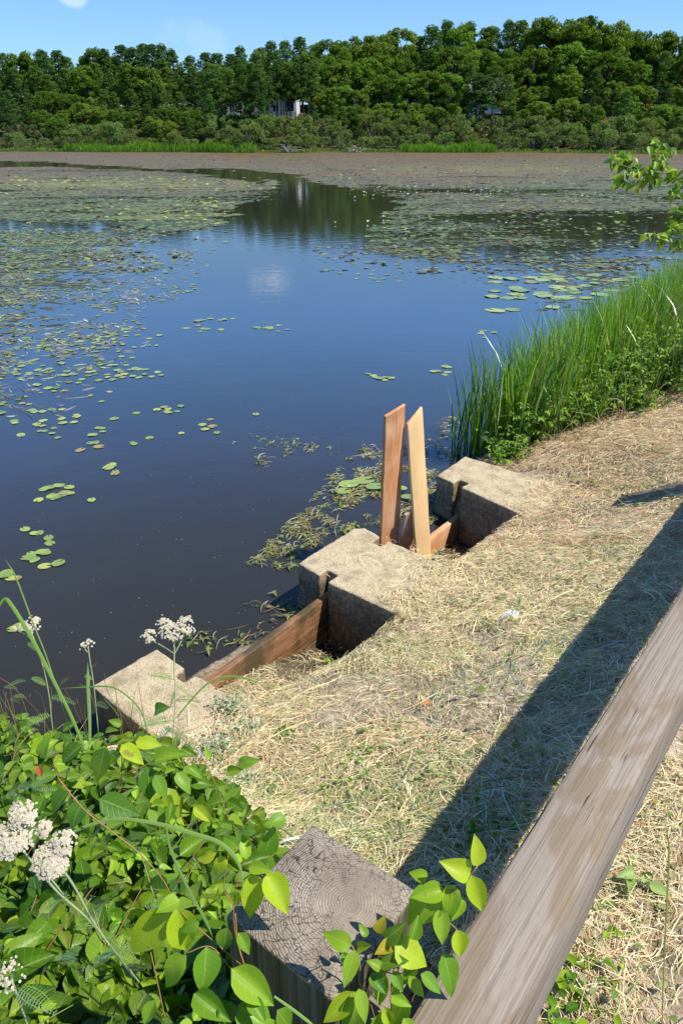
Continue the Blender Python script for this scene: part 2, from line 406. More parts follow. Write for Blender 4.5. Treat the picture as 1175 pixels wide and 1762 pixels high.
# ------------------------------------------------------------------ floating weeds
def weed_density(x, y):
    """how closely weeds cover the water at a point of the place (read off the photo, fixed to the pond)"""
    px, py = pix(np.stack([x, y, 0 * x], -1))
    wob = (vnoise(x * .35, y * .35, 21) - .5); wob2 = (vnoise(x * 1.3, y * 1.3, 22) - .5)
    py = py + wob * np.clip((py - 262) * .35, 2, 34) + wob2 * np.clip((py - 262) * .12, 1, 14); px = px + wob2 * np.clip((py - 262) * .9, 6, 90)
    cen = np.interp(px, [-400, 0, 100, 200, 300, 400, 450], [278, 282, 284, 289, 295, 302, 308])
    hw = np.interp(px, [-400, 0, 150, 300, 400, 450], [4, 5, 3.5, 2.5, 5, 12])
    chan = (np.abs(py - cen) < hw) & (px < 452)
    yb = np.interp(px, [-400, 0, 100, 200, 300, 350, 400, 440, 470, 480], [400, 402, 402, 400, 394, 385, 366, 346, 330, 322])
    left = (px < 480) & (py > cen) & (py < yb)
    xl = np.interp(py, [262, 288, 293, 305, 318, 330, 340, 350, 365, 380, 395, 410, 425, 435, 445, 452], [0, 200, 440, 530, 565, 620, 690, 690, 680, 660, 640, 622, 612, 630, 690, 780])
    ybr = np.interp(px, [560, 610, 700, 760, 850, 950, 1000, 1080, 1175, 1500], [425, 430, 445, 455, 452, 458, 448, 438, 445, 455])
    right = (px > xl) & (py < ybr)
    farm = py < np.minimum(cen, 292)
    d = np.where(left, np.interp(py, [280, 330, 380, 405], [.93, .88, .76, .66]), 0.); d = np.where(right, np.interp(py, [262, 315, 330, 380, 440, 455], [1, .97, .82, .72, .62, .45]), d); d = np.where(farm, 1., d)
    big = vnoise(x * .10 + 3, y * .22, 27, 4); big2 = vnoise(x * .5, y * .8, 28, 3)
    soft = np.interp(py, [262, 285, 320, 400], [0, .25, .8, 1.])
    d = d * (1 - soft * np.clip((.56 - big) * 3.0, 0, .75)) * (1 - .5 * soft * np.clip((.5 - big2) * 3, 0, .8))
    d = np.where(chan, .12, d)
    # thinning field below the left mat
    edge = np.interp(py, [390, 420, 520, 600, 700, 900], [400, 400, 330, 260, 150, 60])
    fl = np.clip((edge - px) / 260., 0, 1) * np.interp(py, [390, 420, 500, 620, 720, 950], [.66, .62, .55, .32, .06, .0]) * (py >= yb - 6)
    fr = np.clip((px - 520) / 260., 0, 1) * np.interp(py, [430, 470, 505, 540], [.46, .38, .26, 0]) * (py >= ybr - 6)
    fr2 = np.clip((px - 880) / 60., 0, 1) * np.interp(py, [430, 460, 530, 580], [.5, .5, .3, 0]) * (py >= ybr - 6)
    d = np.maximum(d, np.maximum(fl, np.maximum(fr, fr2)))
    return np.where(py < 400, d, np.clip(d + wob2 * .25 * (d > .03), 0, 1)), px, py
my = np.concatenate([np.arange(7, 30, .3), np.arange(30, 60, .6), np.arange(60, 134, 1.1)]); mxx = np.linspace(-1, 1, 300)
MYY, MX = np.meshgrid(my, mxx, indexing='ij'); MX = MX * (8 + MYY * .62)
dn, dpx, dpy = weed_density(MX, MYY)
# tint.r density, tint.g greenness, tint.b pale yellow patches
green = np.clip(np.interp(dpy, [262, 300, 345, 400, 460], [0, .15, .55, .75, .6]) + (vnoise(MX * .12, MYY * .12, 31) - .5) * .9, 0, 1)
yel = np.exp(-(((dpx - 150) / 260.) ** 2 + ((dpy - 318) / 9.) ** 2)) + .7 * np.exp(-(((dpx - 330) / 170.) ** 2 + ((dpy - 362) / 10.) ** 2)) + .5 * np.exp(-(((dpx - 850) / 260.) ** 2 + ((dpy - 292) / 8.) ** 2))
g = NG('weed_mat'); pos = g.n('NewGeometry').outputs['Position']; tt = g.attr('tint').outputs['Color']
sp = g.n('SeparateXYZ'); g.l(tt, sp.inputs[0])
nA = g.noise(g.mapv(pos, (1, 1, 1)), 5, 5, .7); nB = g.noise(g.mapv(pos, (.35, 1.1, 1)), .9, 5, .6)
vor = g.n('TexVoronoi'); vor.inputs['Scale'].default_value = 7.5; g.l(pos, vor.inputs['Vector'])
vs = g.n('SeparateXYZ'); g.l(vor.outputs['Color'], vs.inputs[0])
nn = g.math('ADD', g.math('MULTIPLY', nA, .5), g.math('MULTIPLY', nB, .5))
nu = g.ramp(nn, [(.32, 0), (.68, 1)])
thr = g.math('MULTIPLY_ADD', vs.outputs[0], .35, g.math('MULTIPLY', nu, .65))
mask = g.math('MULTIPLY', g.math('SUBTRACT', sp.outputs[0], thr), 14., clamp=True)
brown = g.ramp(vs.outputs[1], [(0, (.042, .028, .013)), (.5, (.140, .088, .040)), (1, (.19, .155, .05))])
grn = g.ramp(vs.outputs[1], [(0, (.030, .045, .02)), (.5, (.072, .10, .036)), (1, (.15, .20, .055))])
c = g.mix(g.math('ADD', sp.outputs[1], g.math('MULTIPLY_ADD', nB, .8, -.4), clamp=True), brown, grn)
c = g.mix(g.math('MULTIPLY', sp.outputs[2], g.ramp(nA, [(.4, 0), (.6, 1)]), clamp=True), c, (.22, .22, .05))
c = g.mix(g.ramp(nB, [(.35, .6), (.5, 0)]), c, (.03, .03, .025))
b = g.bsdf(c, .5, g.bump(g.math('ADD', nA, vs.outputs[0]), .6, .05), .10)
tr = g.n('BsdfTransparent'); ms = g.n('MixShader'); g.l(mask, ms.inputs[0]); g.l(tr.outputs[0], ms.inputs[1]); g.l(b, ms.inputs[2])
M_mat = g.done(ms.outputs[0])
fa = grid_faces(len(my), len(mxx)); dm = dn.ravel()[fa].max(1); fa = fa[dm > .02]
use = np.unique(fa); rem = np.zeros(dn.size, int); rem[use] = np.arange(len(use))
mb = MB(); vv = np.stack([MX, MYY, 0 * MX + .006], -1).reshape(-1, 3)[use]
mb.add(vv, rem[fa], np.stack([dn, green, yel], -1).reshape(-1, 3)[use])
tag(mb.build('weed_mat', M_mat), 'brown and green mat of floating weeds across the far half of the pond', 'pond weed', kind='stuff')

# emergent leaves, flecks and small far pads standing on the mat: one mass
pad_v = np.array([(math.cos(a) * .5, math.sin(a) * .5, 0) for a in np.linspace(.25, 2 * PI - .25, 9)] + [(0, 0, 0)])
pad_f = np.array([(9, i, i + 1, i + 1) for i in range(8)])
def sample_weed(n, ylo, yhi, xlo=-60, xhi=1240, thr=0.):
    px = U(xlo, xhi, n); py = U(ylo, yhi, n)
    a = (px - 587.5) / F; b = (881 - py) / F; t = -H / (-SP + b * CP)
    x = a * t; y = (CP + b * SP) * t
    d, qx, qy = weed_density(x, y)
    cl = vnoise(x * 1.1, y * 1.1, 41); cl2 = vnoise(x * 5, y * 5, 43)
    keep = (U(0, 1, n) < d * np.clip((cl - .32) * 3.2, 0, 1.4) * np.clip((cl2 - .25) * 2.6, .1, 1.3)) & (d > thr) & (t > 0) & (y < far_shore(x) - 1)
    return x[keep], y[keep], t[keep], d[keep], qx[keep], qy[keep]
mb = MB()
x, y, t, d, qx, qy = sample_weed(42000, 264, 470)
n = len(x); sz = U(.05, .13, n) * np.clip(t / 12, 1, 4) ** .6
yw = np.exp(-(((qx - 150) / 260.) ** 2 + ((qy - 318) / 10.) ** 2)) + .7 * np.exp(-(((qx - 330) / 170.) ** 2 + ((qy - 362) / 12.) ** 2)) + .5 * np.exp(-(((qx - 850) / 260.) ** 2 + ((qy - 292) / 9.) ** 2))
gr = np.interp(qy, [262, 300, 340, 400, 470], [.1, .2, .5, .7, .6])
pal = np.array([(.085, .05, .03), (.13, .09, .05), (.10, .16, .05), (.16, .22, .07), (.28, .30, .06), (.045, .03, .025)])
k = np.where(U(0, 1, n) < np.clip(yw, 0, .85) * .7, 4, np.where(U(0, 1, n) < gr, RNG.integers(2, 4, n), RNG.choice([0, 1, 5], n)))
lift = np.clip(RNG.normal(0, .16, (n, 2)), -.6, .6) * np.where(k == 4, 1.6, .8)[:, None]
nv = np.stack([lift[:, 0], lift[:, 1], np.ones(n)], 1); th = U(0, 2 * PI, n)
R = frames(np.stack([np.cos(th), np.sin(th), 0 * th], 1), nv)
scatter(mb, pad_v, pad_f, R, np.stack([x, y, .012 + U(0, .01, n) + np.where(yw > .4, U(0, .12, n), 0)], 1), sz, pal[k] * U(.75, 1.25, (n, 1)))
# dark curled flecks and stems in the thinning left field
x, y, t, d, qx, qy = sample_weed(34000, 395, 720, -60, 480)
n = len(x); th = RNG.normal(0, .6, n); L = U(.04, .22, n); s = np.linspace(-.5, .5, 4)
Cn = np.stack([x[:, None] + np.cos(th)[:, None] * L[:, None] * s, y[:, None] + np.sin(th)[:, None] * L[:, None] * s + (s ** 2) * RNG.normal(0, .3, n)[:, None] * L[:, None], .008 + np.abs(s) * U(-.05, .10, n)[:, None] + 0 * s], -1)
Cn[..., 2] = np.maximum(Cn[..., 2], .004)
k = RNG.choice(len(pal), n, p=[.25, .15, .12, .18, .08, .22])
ribbons(mb, Cn, np.stack([-np.sin(th), np.cos(th), .5 + 0 * th], 1), np.outer(U(.003, .009, n), [.5, 1, 1, .4]), pal[k] * U(.45, 1.0, (n, 1)))
x, y, t, d, qx, qy = sample_weed(17000, 400, 700, -60, 480)
n = len(x); th = U(0, 2 * PI, n)
scatter(mb, pad_v, pad_f, frames(np.stack([np.cos(th), np.sin(th), 0 * th], 1), np.tile([0, 0, 1.], (n, 1))), np.stack([x, y, 0 * x + .007], 1), U(.05, .09, n), np.array((.17, .24, .06)) * U(.6, 1.35, (n, 1)))
M_weed = foliage_mat('floating_leaf', .1, .5, .01)
tag(mb.build('floating_weeds', M_weed, smooth=False), 'countless small pads, flecks and upright leaves scattered over the far pond and the thinning left field', 'pond weed', kind='stuff')

# ---- individual lily pads
def make_pad(R_, notch, ripple, col):
    m = MB(); K = 16; v = []; f = []
    ang = np.linspace(notch, 2 * PI - notch, K + 1)
    for r in (.5, .85, 1.):
        for a in ang: v.append((math.cos(a) * R_ * r, math.sin(a) * R_ * r * .92, .004 + ripple * R_ * (r ** 3) * (1 + math.sin(a * 3 + 1)) * .5))
    v.append((0.12 * R_, 0, .003))
    for ring in range(2):
        for i in range(K): a = ring * (K + 1) + i; f.append((a, a + 1, a + K + 2, a + K + 1))
    for i in range(K): f.append((3 * K + 3, i + 1, i, i))
    f = [(q[0], q[3], q[2], q[1]) if q[2] != q[3] else (q[0], q[2], q[1], q[1]) for q in f]
    m.add(v, f, col, [(a_[0] / R_, a_[1] / R_) for a_ in v]); return m
g = NG('lily_pad_skin'); t = g.attr('tint').outputs['Color']; co = g.coord()
oi = g.n('ObjectInfo').outputs['Random']
n1 = g.noise(co, 30, 3)
c = g.mix(g.ramp(n1, [(.45, 0), (.7, .5)]), t, (.20, .16, .05))
c = g.mix(g.math('MULTIPLY', g.math('GREATER_THAN', oi, .86), .65), c, (.24, .13, .05))
c = g.mix(g.math('MULTIPLY', g.math('LESS_THAN', oi, .3), .4), c, (.07, .13, .03))
M_pad = g.done(g.bsdf(c, .32, g.bump(n1, .25, .004), .5))
pad_src = [make_pad(1., .2, .05, (.25, .33, .05)).build('lily_pad', M_pad), make_pad(1., .12, .12, (.22, .31, .05)).build('lily_pad', M_pad), make_pad(1., .3, .03, (.32, .37, .06)).build('lily_pad', M_pad)]
first = [True, True, True]
def put_pad(x, y, r, label, group, z=None):
    k = RNG.integers(0, 3)
    o = pad_src[k] if first[k] else pad_src[k].copy()
    if not first[k]: C.objects.link(o)
    first[k] = False
    o.location = (x, y, U(.003, .007) if z is None else z); o.scale = (r, r * U(.8, 1.), r * .6); o.rotation_euler = (U(-.03, .03), U(-.03, .03), U(0, 6.28))
    tag(o, label, 'lily pad', group)
# clusters read off the photo: centre px, spread px, count, description
CL = [((70, 940), (45, 32), 13, 'lily pad in the loose bunch by the left edge, above the tall grass blade'),
      ((95, 850), (55, 18), 12, 'small lily pad in the row below the broad left patch near the edge'),
      ((190, 803), (22, 10), 6, 'lily pad in the tight small bunch right of the left edge rows'),
      ((345, 738), (26, 9), 6, 'lily pad in the lone small bunch floating mid pond, left of the twigs'),
      ((300, 703), (24, 6), 7, 'lily pad in the flat bunch just above the lone mid-pond bunch'),
      ((110, 725), (95, 34), 36, 'yellow-green lily pad in the broad patch halfway down the left side'),
      ((210, 762), (60, 9), 5, 'single lily pad drifting right of the broad left patch'),
      ((225, 645), (50, 16), 20, 'lily pad in the patch between the left field and the open water'),
      ((120, 640), (110, 22), 36, 'lily pad in the dense strip above the broad left patch'),
      ((130, 585), (130, 26), 34, 'lily pad among the crowded left field below the brown weeds'),
      ((240, 575), (60, 20), 14, 'lily pad on the right fringe of the crowded left field'),
      ((345, 560), (45, 14), 12, 'lily pad in the scattered bunch between the left field and mid water'),
      ((462, 566), (32, 5), 12, 'lily pad in the thin line alone in the middle of the blue water'),
      ((320, 498), (45, 12), 9, 'lily pad in the sparse group left of the reflected cloud'),
      ((650, 648), (34, 6), 9, 'lily pad in the short line left of the reeds, above the upright boards'),
      ((765, 640), (22, 8), 7, 'lily pad in the small bunch beside the left end of the reeds'),
      ((820, 574), (28, 5), 7, 'lily pad in the short row beyond the left end of the reeds'),
      ((15, 992), (18, 14), 5, 'lily pad at the left edge just above the tall grass blade'),
      ((30, 1082), (26, 5), 3, 'lily pad at the left edge behind the small left yarrow head'),
      ((440, 715), (6, 6), 1, 'single green lily pad alone on dark water right of mid pond'),
      ((230, 764), (5, 3), 1, 'single pad apart on dark water between two left bunches'),
      ((660, 475), (70, 10), 14, 'lily pad in the far scattered row below the dark tree reflections')]
for (cx, cy), (sx, sy), n, lab in CL:
    for i in range(n):
        px, py = cx + RNG.normal(0, sx * .55), cy + RNG.normal(0, sy * .55)
        p = P(px, py, 0); r = U(.028, .047) * (1.15 if cy > 700 else 1.25 if cy > 560 else 1.5)
        put_pad(p[0], p[1], r, lab if n > 1 else lab, ('lily pads: ' + lab[:60]) if n > 1 else None)
for i in range(80):
    px, py = U(845, 1110), 472 + U(0, 66) + 0
    if py > 470 + (1110 - px) * .30 + 18: continue
    p = P(px, py, 0); put_pad(p[0], p[1], U(.12, .2), 'large round water lily pad beside the tip of the reed bed', 'large water lily pads beside the reeds')
for (px, py, r) in ((600, 838, .085), (625, 832, .10), (645, 842, .08), (590, 850, .06), (690, 845, .05), (700, 860, .05)):
    p = P(px, py, 0); put_pad(p[0], p[1], r, 'broad bright green pad among cut grass beside the upright boards', 'broad pads beside the upright boards', .03)
# white flowers on the far right mat
fl = MB(); pts = np.array([P(U(600, 850), RNG.normal(331, 6), 0) for i in range(60)] + [P(U(560, 1150), U(320, 420), 0) for i in range(22)])
n = len(pts); nv = np.stack([RNG.normal(0, .3, n), -np.abs(RNG.normal(.6, .3, n)), np.ones(n)], 1)
scatter(fl, *leaf_tpl(4, .3, .4, .2, cols=3)[:2], frames(np.stack([np.ones(n), RNG.normal(0, .4, n), .4 + 0 * nv[:, 0]], 1), nv), pts + [0, 0, .05], U(.05, .11, n), np.tile([.70, .70, .62], (n, 1)))
tag(fl.build('water_lily_flowers', M_floret), 'scatter of tiny white lily flowers on the far right weed mat', 'flowers', kind='stuff')
# ------------------------------------------------------------------ far bank trees
def quads_cloud(mb, cen, rad_, n, size, col, flat=1., outw=.7, jit=.25):
    """n leaf clumps spread in an ellipsoid shell round cen"""
    d = norm(RNG.normal(0, 1, (n, 3))); r = U(.35, 1., n) ** .5
    p = cen + d * r[:, None] * np.array([rad_, rad_, rad_ * flat])
    nv = norm(d * outw + RNG.normal(0, .8, (n, 3)) + [0, 0, .3]); a = norm(np.cross(nv, RNG.normal(0, 1, (n, 3)))); b = np.cross(nv, a)
    s = (U(.6, 1.3, n) * size)[:, None]; k = .62
    v = np.stack([p - a * s, p - b * s * k, p + a * s, p + b * s * k], 1).reshape(-1, 3)
    f = np.arange(4 * n).reshape(-1, 4)
    c = np.repeat(col * U(1 - jit, 1 + jit, (n, 1)), 4, 0); mb.add(v, f, c)
BARK = {'oak': (.14, .11, .085), 'pine': (.11, .075, .055), 'shrub': (.28, .25, .20)}
def tree_src(kind, k):
    crown, tr = MB(), MB()
    if kind == 'oak':            # 12 m
        wide_ = U(.8, 1.25); nb = RNG.integers(90, 115); base = np.array((.122, .215, .030)) * U(.8, 1.25) * np.array([U(.85, 1.25), 1, U(.8, 1.1)])
        top = spline([(0, 0, 0), (U(-.3, .3), U(-.3, .3), 4), (U(-.6, .6), U(-.6, .6), 9.5)], 5); tube(tr, top, np.linspace(.24, .06, len(top)), 6, BARK[kind])
        for i in range(nb):
            hgt = U(1.2, 11.3) if i % 3 else U(6, 10.5); w = wide_ * 3.9 * math.sqrt(max(.05, 1 - ((hgt - 6.2) / 5.6) ** 2)); th = U(0, 2 * PI); rr = w * U(.45, 1.0) ** .5
            c_ = np.array([rr * math.cos(th), rr * math.sin(th), hgt])
            quads_cloud(crown, c_, U(.5, 1.25), 170, .18, base * U(.7, 1.25), .75)
            if i % 6 == 0: j = min(len(top) - 1, int(hgt / 12 * len(top))); tube(tr, [top[max(0, j - 2)], (top[j] + c_) / 2 + [0, 0, .2], c_], [.09, .05, .02], 4, BARK[kind])
    elif kind in ('pine', 'tallpine'):         # 14 m
        base = np.array((.078, .158, .028)) * U(.8, 1.2) * np.array([U(.85, 1.25), 1, U(.8, 1.2)]); lo = 7.2 if kind == 'tallpine' else 2.0
        lean = U(-.5, .5, 2); top = spline([(0, 0, 0), (lean[0] * .4, lean[1] * .4, 6), (lean[0], lean[1], 13.4)], 5); tube(tr, top, np.linspace(.19, .04, len(top)), 6, BARK['pine'])
        nb = 95 if kind == 'pine' else 46
        for i in range(nb):
            hgt = lo + (13.9 - lo) * (i + U(0, 1)) / nb; w = (3.3 if kind == 'pine' else 2.7) * (1 - ((hgt - lo) / (14.6 - lo)) ** 2.2) * U(.35, 1.05) + .25; th = i * 2.4 + U(-.5, .5)
            c_ = np.array([w * math.cos(th) + lean[0] * hgt / 14, w * math.sin(th) + lean[1] * hgt / 14, hgt])
            quads_cloud(crown, c_, U(.5, 1.05), 130, .14, base * U(.7, 1.3), .5, .4)
            tube(tr, [(lean[0] * hgt / 14, lean[1] * hgt / 14, hgt - .5), c_], [.05, .02], 4, BARK['pine'])
        for i in range(7):
            th = U(0, 6.3); hgt = U(2, lo); tube(tr, [(0, 0, hgt), (math.cos(th) * U(.5, 1.4), math.sin(th) * 1., hgt + U(-.2, .3))], [.03, .01], 3, BARK['pine'])
    else:                        # shrub 4.5 m
        base = np.array((.150, .215, .062)) * U(.8, 1.15) * np.array([U(.8, 1.1), 1, U(.9, 1.3)])
        for i in range(30):
            hgt = U(.5, 4.1) ; w = 2.6 * math.sqrt(max(.08, 1 - (hgt / 4.6) ** 2)); th = U(0, 6.3); rr = w * U(.2, 1) ** .5
            c_ = np.array([rr * math.cos(th), rr * math.sin(th), hgt]); quads_cloud(crown, c_, U(.45, .85), 170, .105, base * U(.75, 1.25), .9, .5)
            if i % 2: tube(tr, spline([(0, 0, 0), c_ * [.5, .5, .6], c_ * 1.08], 3), [.05, .045, .04, .035, .03, .02, .012], 4, BARK['shrub'])
    return crown, tr
SRC = {}
for kind, nvar in (('oak', 7), ('pine', 6), ('tallpine', 3), ('shrub', 5)):
    SRC[kind] = []
    for k in range(nvar):
        cr, tr = tree_src(kind, k); SRC[kind].append([cr, tr, None])
HT = {'oak': 12., 'pine': 14., 'tallpine': 14., 'shrub': 4.5}
NM = {'oak': 'oak_tree', 'pine': 'pine_tree', 'tallpine': 'pine_tree', 'shrub': 'willow_shrub'}
def put_tree(kind, x, y, zt, label, group, wide=1.):
    k = RNG.integers(0, len(SRC[kind])); s = SRC[kind][k]; zb = float(ground_z(np.array([x]), np.array([y]), False)[0])
    sc = max(.35, (zt - zb) / HT[kind])
    root = empty(NM[kind], (x, y, zb), label, 'shrub' if kind == 'shrub' else 'tree', group, U(0, 6.28)); w = wide * U(.9, 1.15) * sc ** -.25; root.scale = (sc * w, sc * w, sc)
    if s[2] is None:
        s[2] = (s[0].build('crown', M_tree, root, smooth=False), s[1].build('trunk', M_bark, root))
    else:
        for o in s[2]: c_ = o.copy(); C.objects.link(c_); c_.parent = root
    return root
def ztop(py, y):
    b = (881 - py) / F; return H + y * (-SP + b * CP) / (CP + b * SP)
sk_x = [-60, 0, 60, 130, 180, 215, 260, 290, 320, 345, 380, 420, 450, 480, 500, 530, 565, 600, 640, 690, 740, 790, 830, 870, 920, 960, 1000, 1030, 1060, 1100, 1140, 1240]
sk_y = [96, 92, 85, 90, 78, 75, 80, 83, 98, 95, 92, 88, 80, 70, 65, 66, 68, 72, 55, 50, 42, 38, 42, 45, 30, 28, 36, 32, 50, 50, 52, 52]
ORD1 = ['', 'first', 'second', 'third', 'fourth', 'fifth', 'sixth', 'seventh', 'eighth', 'ninth', 'tenth', 'eleventh', 'twelfth', 'thirteenth', 'fourteenth', 'fifteenth', 'sixteenth', 'seventeenth', 'eighteenth', 'nineteenth']
def ordw(n):
    if n < 20: return ORD1[n]
    t = ['', '', 'twent', 'thirt', 'fort', 'fift', 'sixt'][n // 10]
    return t + 'ieth' if n % 10 == 0 else t + 'y-' + ORD1[n % 10]
rows = [('back', 54, 4.2, None, 'of the undergrowth row along the hilltop'),  # name, d, spacing, (py offset from skyline, or absolute), text
    ('sky', 46, 2.7, None, 'of the hilltop skyline row'),
    ('upper', 36, 2.9, (.20, 6), 'of the row just below the skyline'),
    ('middle', 26, 3.1, (.42, 10), 'of the middle row up the far slope'),
    ('lower', 15, 3.3, (.62, 12), 'of the lower row behind the shore shrubs'),
    ('front', 8, 3.6, (.76, 10), 'of the small trees just behind the shore shrubs'),
    ('shore', 3.2, 3.0, (.86, 12), 'of the shrub row along the far shore')]
for nm_, d, spc, off, txt in rows:
    x = -86.; i = 0
    while x < 86:
        x += spc * U(.7, 1.3); y = far_shore(x) + d + RNG.normal(0, 1.5 if d > 4 else .7)
        w = y * CP - (8 - H) * SP; px = 587.5 + F * x / w
        if px < -50 or px > 1225: continue
        skl = np.interp(px, sk_x, sk_y)
        if nm_ == 'back': py = skl + U(22, 50)
        elif nm_ == 'sky': py = skl + RNG.normal(0, 4) + (10 if U(0, 1) < .25 else 0)
        else: py = skl + (258 - skl) * off[0] + RNG.normal(0, off[1])
        h1 = 372 < px < 528; h2 = 792 < px < 868; gap = 500 < px < 517
        if gap and nm_ in ('sky', 'upper'): continue
        left = px < 575
        if nm_ == 'back': kind = 'oak'
        elif nm_ == 'shore': kind = 'shrub'; py = max(py, 205 if (h1 or h2) else 180)
        elif nm_ == 'front':
            if h2 or h1: continue
            kind = 'shrub' if U(0, 1) < .65 else ('oak' if U(0, 1) < .7 else 'pine')
        elif nm_ == 'lower':
            if h2: continue
            if h1:
                kind = 'tallpine'; py = U(105, 130)
            else: kind = 'pine' if U(0, 1) < (.5 if left else .12) else 'oak'
        elif nm_ == 'middle':
            if h2: continue
            if h1: py = min(py, 112); kind = 'tallpine'; y -= 4
            else: kind = 'pine' if U(0, 1) < (.6 if left else .12) else 'oak'
        elif nm_ == 'sky': kind = 'pine' if U(0, 1) < (.85 if left or 740 < px < 900 else .35) else 'oak'
        else: kind = 'pine' if U(0, 1) < (.7 if left else .3) else 'oak'
        i += 1
        look = {'oak': 'rounded leafy tree', 'pine': 'dark tufted pine', 'tallpine': 'bare-trunked tall pine', 'shrub': 'grey-green bushy shrub'}[kind]
        put_tree(kind, x, y, ztop(py, y), '%s, %s from the left %s' % (look, ordw(i), txt), 'trees ' + txt, 1.0 if kind != 'shrub' else 1.15)

for (a, b, n_) in ((368, 532, 16), (798, 868, 4)):
    for k in range(n_):
        px = a + (b - a) * (k + U(.1, .9)) / n_; d = U(11, 22) if a < 600 else U(6, 12); y = far_shore((px - 587.5) / F * 128) + d; x = (px - 587.5) / F * y * .885
        put_tree('tallpine', x, y, ztop(U(85, 135), y), '%s bare-trunked pine from the left of those screening the %s' % (ordw(k + 1), 'grey house' if a < 600 else 'white house'), 'pines in front of the ' + ('grey house' if a < 600 else 'white house'), .9)
for k, px in enumerate((378, 405, 432, 462, 492, 520, 800, 838, 862)):
    y = far_shore((px - 587.5) / F * 125) + 7.5; x = (px - 587.5) / F * y * .885
    put_tree('shrub', x, y, ztop(U(192, 206), y), '%s rounded shrub from the left of those below the two houses' % ordw(k + 1), 'shrubs below the houses', 1.1)
for k, (px, pt) in enumerate(((374, 120), (424, 112), (447, 118), (816, 128))):
    y = far_shore((px - 587.5) / F * 125) + 10; x = (px - 587.5) / F * y * .885
    put_tree('pine', x, y, ztop(pt, y), ['full dark pine hiding the left end of the grey house', 'full dark pine hiding the middle of the grey house, left of a pair', 'full dark pine hiding the middle of the grey house, right of a pair', 'full dark pine partly hiding the white house'][k], None, .8)
# bright marsh grass along the far waterline
mb = MB(); n = 12000
px = np.concatenate([U(95, 350, 3500), U(335, 445, 2000), U(690, 845, 3500), U(-60, 1240, 3000)]); x = (px - 587.5) / F * 116.; y = far_shore(x) + U(-.6, 1.6, n); L = U(.35, 1.0, n) * np.where(np.arange(n) > 9000, .55, 1.25) * (.35 + 1.3 * vnoise(x * .5, y * .5, 88, 3))
s = np.linspace(0, 1, 3); ln = RNG.normal(0, .25, (n, 2))
Cn = np.stack([x[:, None] + ln[:, :1] * L[:, None] * s ** 2, y[:, None] + ln[:, 1:] * L[:, None] * s ** 2, .1 + L[:, None] * s], -1)
ribbons(mb, Cn, np.tile([1., 0, 0], (n, 1)), np.outer(U(.04, .09, n), [.8, 1, .2]), np.array((.20, .38, .04)) * U(.6, 1.25, (n, 1)))
tag(mb.build('marsh_grass', M_tree), 'strip of bright green marsh grass along the far waterline', 'marsh grass', kind='stuff')
# bare grey branches lying at the far waterline
for px0, lab in ((612, 'bleached bare branches tangled at the far waterline left of the bright grass'), (495, 'pale leaning dead branch at the far waterline below the grey house')):
    m = MB(); x0 = (px0 - 587.5) / F * 114; y0 = far_shore(x0) - .4
    for i in range(16):
        a = U(0, PI); L = U(1., 2.4); p0 = np.array([x0 + U(-1, 1), y0 + U(-.4, .4), .05])
        tube(m, spline([p0, p0 + [math.cos(a) * L * .5, -.2, math.sin(a) * L * .45 + .1], p0 + [math.cos(a) * L, -.3, math.sin(a) * L * .6 * U(.2, 1)]], 3), np.linspace(.06, .015, 7), 4, (.42, .38, .33))
    o = m.build('dead_branch', M_bark, origin=(x0, y0, 0)); tag(o, lab, 'branch')

# ------------------------------------------------------------------ houses on the slope
def box(mb, a, b, col=(1, 1, 1)):
    x0, y0, z0 = a; x1, y1, z1 = b
    v = [(x0, y0, z0), (x1, y0, z0), (x1, y1, z0), (x0, y1, z0), (x0, y0, z1), (x1, y0, z1), (x1, y1, z1), (x0, y1, z1)]
    mb.add(v, [(0, 3, 2, 1), (4, 5, 6, 7), (0, 1, 5, 4), (1, 2, 6, 5), (2, 3, 7, 6), (3, 0, 4, 7)], col); return mb
g = NG('clapboard'); t = g.attr('tint').outputs['Color']; co = g.coord(); sx = g.n('SeparateXYZ'); g.l(co, sx.inputs[0])
cl = g.math('FRACT', g.math('MULTIPLY', sx.outputs[2], 6.)); c = g.mix(g.math('MULTIPLY', g.math('LESS_THAN', cl, .15), .35), t, (.2, .2, .2))
M_clap = g.done(g.bsdf(c, .6))
g = NG('window_glass'); M_glass = g.done(g.bsdf((.03, .04, .05), .06, None, .6))
g = NG('roof_shingle'); n1 = g.noise(g.coord(), 4, 5); M_roof = g.done(g.bsdf(g.mix(n1, (.10, .095, .09), (.22, .21, .2)), .9))
